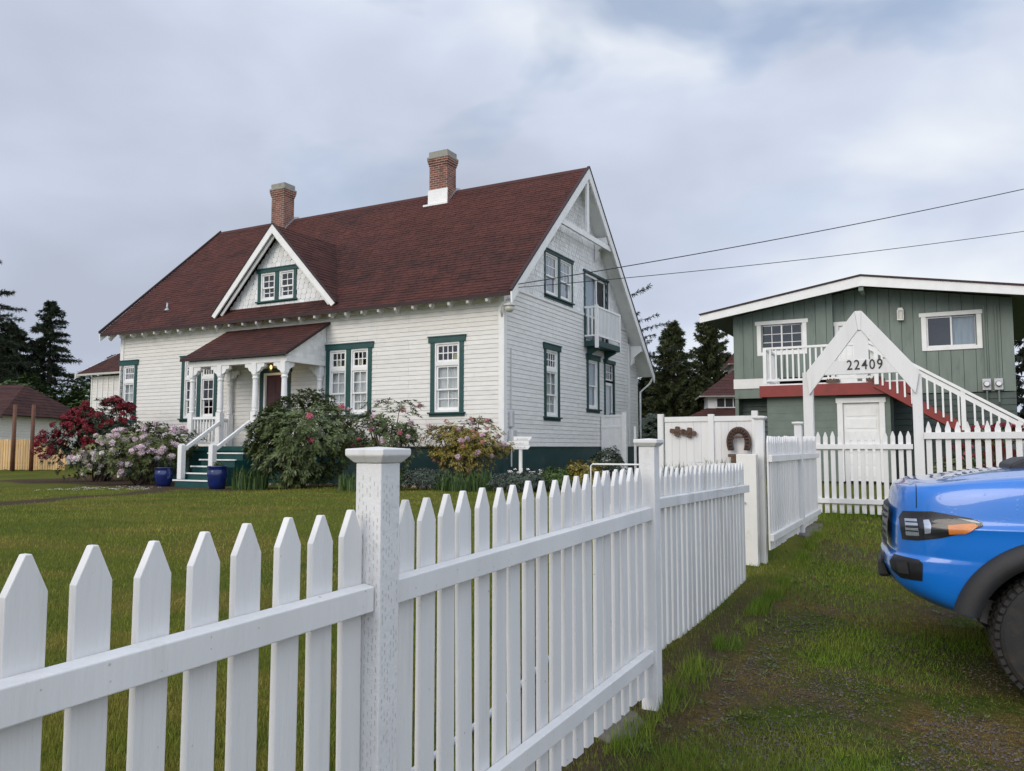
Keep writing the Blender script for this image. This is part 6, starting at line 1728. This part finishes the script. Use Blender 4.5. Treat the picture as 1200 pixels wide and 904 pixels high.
for sgn in (1, -1):
    # headlamp: dark bowl, projector, bars, amber marker, clear lens
    HL = [(.785, .90), (.80, 1.03), (.775, 1.075), (.62, 1.085), (.42, 1.055), (.365, 1.035), (.36, 1.01), (.44, .975), (.58, .93), (.70, .905)]
    hl = decal('headlight', HL, M['gloss_black'], T, .004, 'y', sgn)
    if hl is None: continue
    decal('lamp_reflector', [(.76, .93), (.765, 1.03), (.70, 1.035), (.69, .935)], M['chrome'], hl, .008, 'y', sgn)
    decal('lamp_projector', [(.66, .95), (.665, 1.03), (.635, 1.035), (.625, 1.0), (.63, .955)], M['chrome'], hl, .010, 'y', sgn)
    decal('amber_marker', [(.535, .955), (.54, 1.005), (.40, 1.025), (.385, 1.005), (.45, .965)], M['amber'], hl, .009, 'y', sgn)
    for k in range(3): decal('lamp_bar', [(.76, .955 + k * .025), (.76, .963 + k * .025), (.695, .966 + k * .025), (.695, .958 + k * .025)], M['gloss_black'], hl, .011, 'y', sgn)
    decal('lamp_strip', [(.60, 1.055), (.61, 1.068), (.40, 1.042), (.375, 1.03), (.375, 1.02), (.41, 1.03)], M['grey_box'], hl, .010, 'y', sgn)
    decal('lamp_lens', HL, M['lens'], hl, .016, 'y', sgn)
    # fog-lamp pocket and lower black chin
    fp = decal('fog_lamp_pocket', [(.85, .705), (.86, .755), (.835, .80), (.70, .79), (.68, .77), (.685, .665), (.80, .665)], M['gloss_black'], T, .005, 'y', sgn)
    if fp: decal('fog_lamp', [(.81, .70), (.82, .76), (.76, .77), (.75, .70)], M['underbody'], fp, .012, 'y', sgn)
    # wheel-arch flare: a dark curved lip round the opening
    mb = MB(); n = 36; sec = [(AR - .025, -.10), (AR - .03, .035), (AR + .02, .05), (AR + .082, .040), (AR + .10, .002)]
    V = []; F = []
    for k in range(n + 1):
        a = rad(13) + rad(157) * k / n
        for (r_, o_) in sec:
            x = WX + r_ * math.cos(a) * (1.0 + .04 * math.cos(a)); z = AZ_ + r_ * math.sin(a)
            yb = .915 - max(0, (x - .25)) ** 2 * .35 - max(0, z - .95) * .12
            V.append((x, sgn * (yb + o_), max(z, .33)))
    ns = len(sec)
    for k in range(n):
        for j in range(ns - 1): F.append((k * ns + j, k * ns + j + 1, (k + 1) * ns + j + 1, (k + 1) * ns + j))
    mb.add(V, F); mb.build('fender_flare', M['plastic'], T, smooth=True)
    # wheel well
    mb = MB(); V = []; F = []
    for k in range(17):
        a = rad(8) + rad(164) * k / 16
        V += [(WX + (AR - .02) * math.cos(a), sgn * .89, AZ_ + (AR - .02) * math.sin(a)), (WX + (AR - .02) * math.cos(a), sgn * .38, AZ_ + (AR - .02) * math.sin(a))]
    F = [(2 * k, 2 * k + 2, 2 * k + 3, 2 * k + 1) for k in range(16)] + [tuple(range(1, 34, 2))]
    mb.add(V, F); mb.build('wheel_well', M['underbody'], T)
# hood scoop, seam, grille, bumper pieces
mb = MB(); mb.prism([(.14, 1.300), (-.70, 1.345), (-.70, 1.435), (-.2, 1.425), (.06, 1.402), (.14, 1.365)], 1, -.30, .30); mb.build('hood_scoop', M['plastic'], T, bevel=.018)
decal('grille', [(-.50, .83), (-.55, .98), (-.52, 1.08), (.52, 1.08), (.55, .98), (.50, .83)], M['gloss_black'], T, .03, 'x', 1, .03)
for k in range(5):
    decal('grille_bar', [(-.46, .86 + k * .045), (-.46, .872 + k * .045), (.46, .872 + k * .045), (.46, .86 + k * .045)], M['plastic'], T, .038, 'x', 1, .03)
decal('grille_surround', [(-.55, .80), (-.55, .84), (.55, .84), (.55, .80)], M['gloss_black'], T, .035, 'x', 1, .03)
decal('lower_grille', [(-.52, .60), (-.56, .72), (.56, .72), (.52, .60)], M['gloss_black'], T, .012, 'x', 1, .03)
mb = MB(); mb.box(.86, .935, -.30, .30, .60, .72); mb.box(.86, .915, -.50, .50, .725, .785); mb.build('bumper_guard', M['plastic'], T, bevel=.02)
decal('hood_seam', [(.70, 1.10), (.705, 1.10), (.70, 1.24), (.695, 1.24)], M['gloss_black'], T, .002, 'y', 1, .01)
decal('fender_seam', [(.68, .885), (.69, .885), (.50, .62), (.49, .62)], M['gloss_black'], T, .0015, 'y', 1, .008) if False else None
mb = MB(); mb.prism([(.55, .47), (.28, .38), (-.4, .38), (-.4, .50), (.6, .56)], 1, -.62, .62); mb.build('skid_plate', M['skid'], T)
mb = MB(); mb.box(-4.3, .3, -.55, .55, .36, .6); mb.build('chassis', M['underbody'], T)
# wheels
def wheel(x, y, sgn, steer=0.0):
    w = bpy.data.objects.new('wheel', None); COL.objects.link(w); w.parent = T; w.location = (x, y, .385); w.rotation_euler = (0, 0, steer)
    mb = MB(); R = .385; W2 = .125
    mb.lathe([(.215, -W2 + .02), (.25, -W2), (.34, -W2 + .005), (R - .025, -W2 + .02), (R - .010, -W2 + .05), (R - .008, 0), (R - .010, W2 - .05), (R - .025, W2 - .02), (.34, W2 - .005), (.25, W2), (.215, W2 - .02)], (0, 0, 0), 48, 1)
    for k in range(48):
        a = 2 * math.pi * k / 48
        for (y0, y1, sh) in ((-W2 + .012, -.045, 0), (-.03, .03, .5), (.045, W2 - .012, .25)):
            b = a + sh * 2 * math.pi / 48; da = .045
            c0 = [(R - .02), (R + .004)]
            P = []
            for yy in (y0, y1):
                for (rr, aa) in ((c0[0], b - da), (c0[0], b + da), (c0[1], b + da * .85), (c0[1], b - da * .85)): P.append((rr * math.cos(aa), yy, rr * math.sin(aa)))
            mb.add(P, [(0, 1, 2, 3), (7, 6, 5, 4), (0, 4, 5, 1), (1, 5, 6, 2), (2, 6, 7, 3), (3, 7, 4, 0)])
    mb.f = [f for f in mb.f if len(f) < 40]; mb.build('tyre', M['rubber'], w)
    mb = MB(); s = sgn
    mb.lathe([(.01, s * (W2 - .048)), (.045, s * (W2 - .05)), (.05, s * (W2 - .085)), (.19, s * (W2 - .09)), (.20, s * (W2 - .02)), (.216, s * (W2 - .022)), (.216, -s * (W2 - .03)), (.18, -s * (W2 - .03)), (.02, -s * (W2 - .06))], (0, 0, 0), 32, 1)
    for k in range(6):
        a = 2 * math.pi * k / 6; ca, sa = math.cos(a), math.sin(a)
        mb.beam((.045 * ca, s * (W2 - .055), .045 * sa), (.205 * ca, s * (W2 - .035), .205 * sa), .05, .03, (0, 1, 0))
    mb.build('rim', M['gloss_black'], w)
    return w
for (x, y, s) in ((WX, .80, 1), (WX, -.80, -1), (-3.57, .80, 1), (-3.57, -.80, -1)): wheel(x, y, s, rad(4) if x > -1 else 0)
# cab and bed behind (outside the frame, for the shape of the whole truck)
mb = MB()
mb.prism([(-1.50, .40), (-1.50, 1.20), (-5.2 + .9, 1.18), (-4.40, 1.18), (-4.45, .55), (-4.02, .52), (-3.90, .80), (-3.57, .93), (-3.24, .80), (-3.12, .42)], 1, -.90, .90); mb.build('bed_and_doors', M['paint'], T, bevel=.03)
mb = MB()
P = []
for (x, z, hwid) in ((-1.15, 1.22, .80), (-1.75, 1.70, .66), (-2.75, 1.72, .66), (-3.05, 1.20, .80)): P += [(x, hwid, z), (x, -hwid, z)]
mb.add(P, [(0, 1, 3, 2), (2, 3, 5, 4), (4, 5, 7, 6), (0, 2, 4, 6), (1, 7, 5, 3)]); mb.build('cab', M['paint'], T, bevel=.02)
mb = MB(); mb.add([(-1.20, .70, 1.26), (-1.20, -.70, 1.26), (-1.70, -.58, 1.655), (-1.70, .58, 1.655)], [(0, 1, 2, 3)]); o = mb.build('windshield', M['dark_glass'], T); o.location = (.02, 0, .012)
for s in (1, -1):
    mb = MB(); mb.add([(-1.42, s * .775, 1.26), (-2.9, s * .79, 1.26), (-2.68, s * .69, 1.655), (-1.80, s * .69, 1.655)], [(0, 1, 2, 3)]); o = mb.build('side_window', M['dark_glass'], T); o.location = (0, s * .012, .004)
    mb = MB(); mb.box(-1.55, -1.38, s * .92 if s > 0 else -1.12, 1.12 if s > 0 else -.92, 1.22, 1.38); mb.build('mirror', M['plastic'], T, bevel=.03)
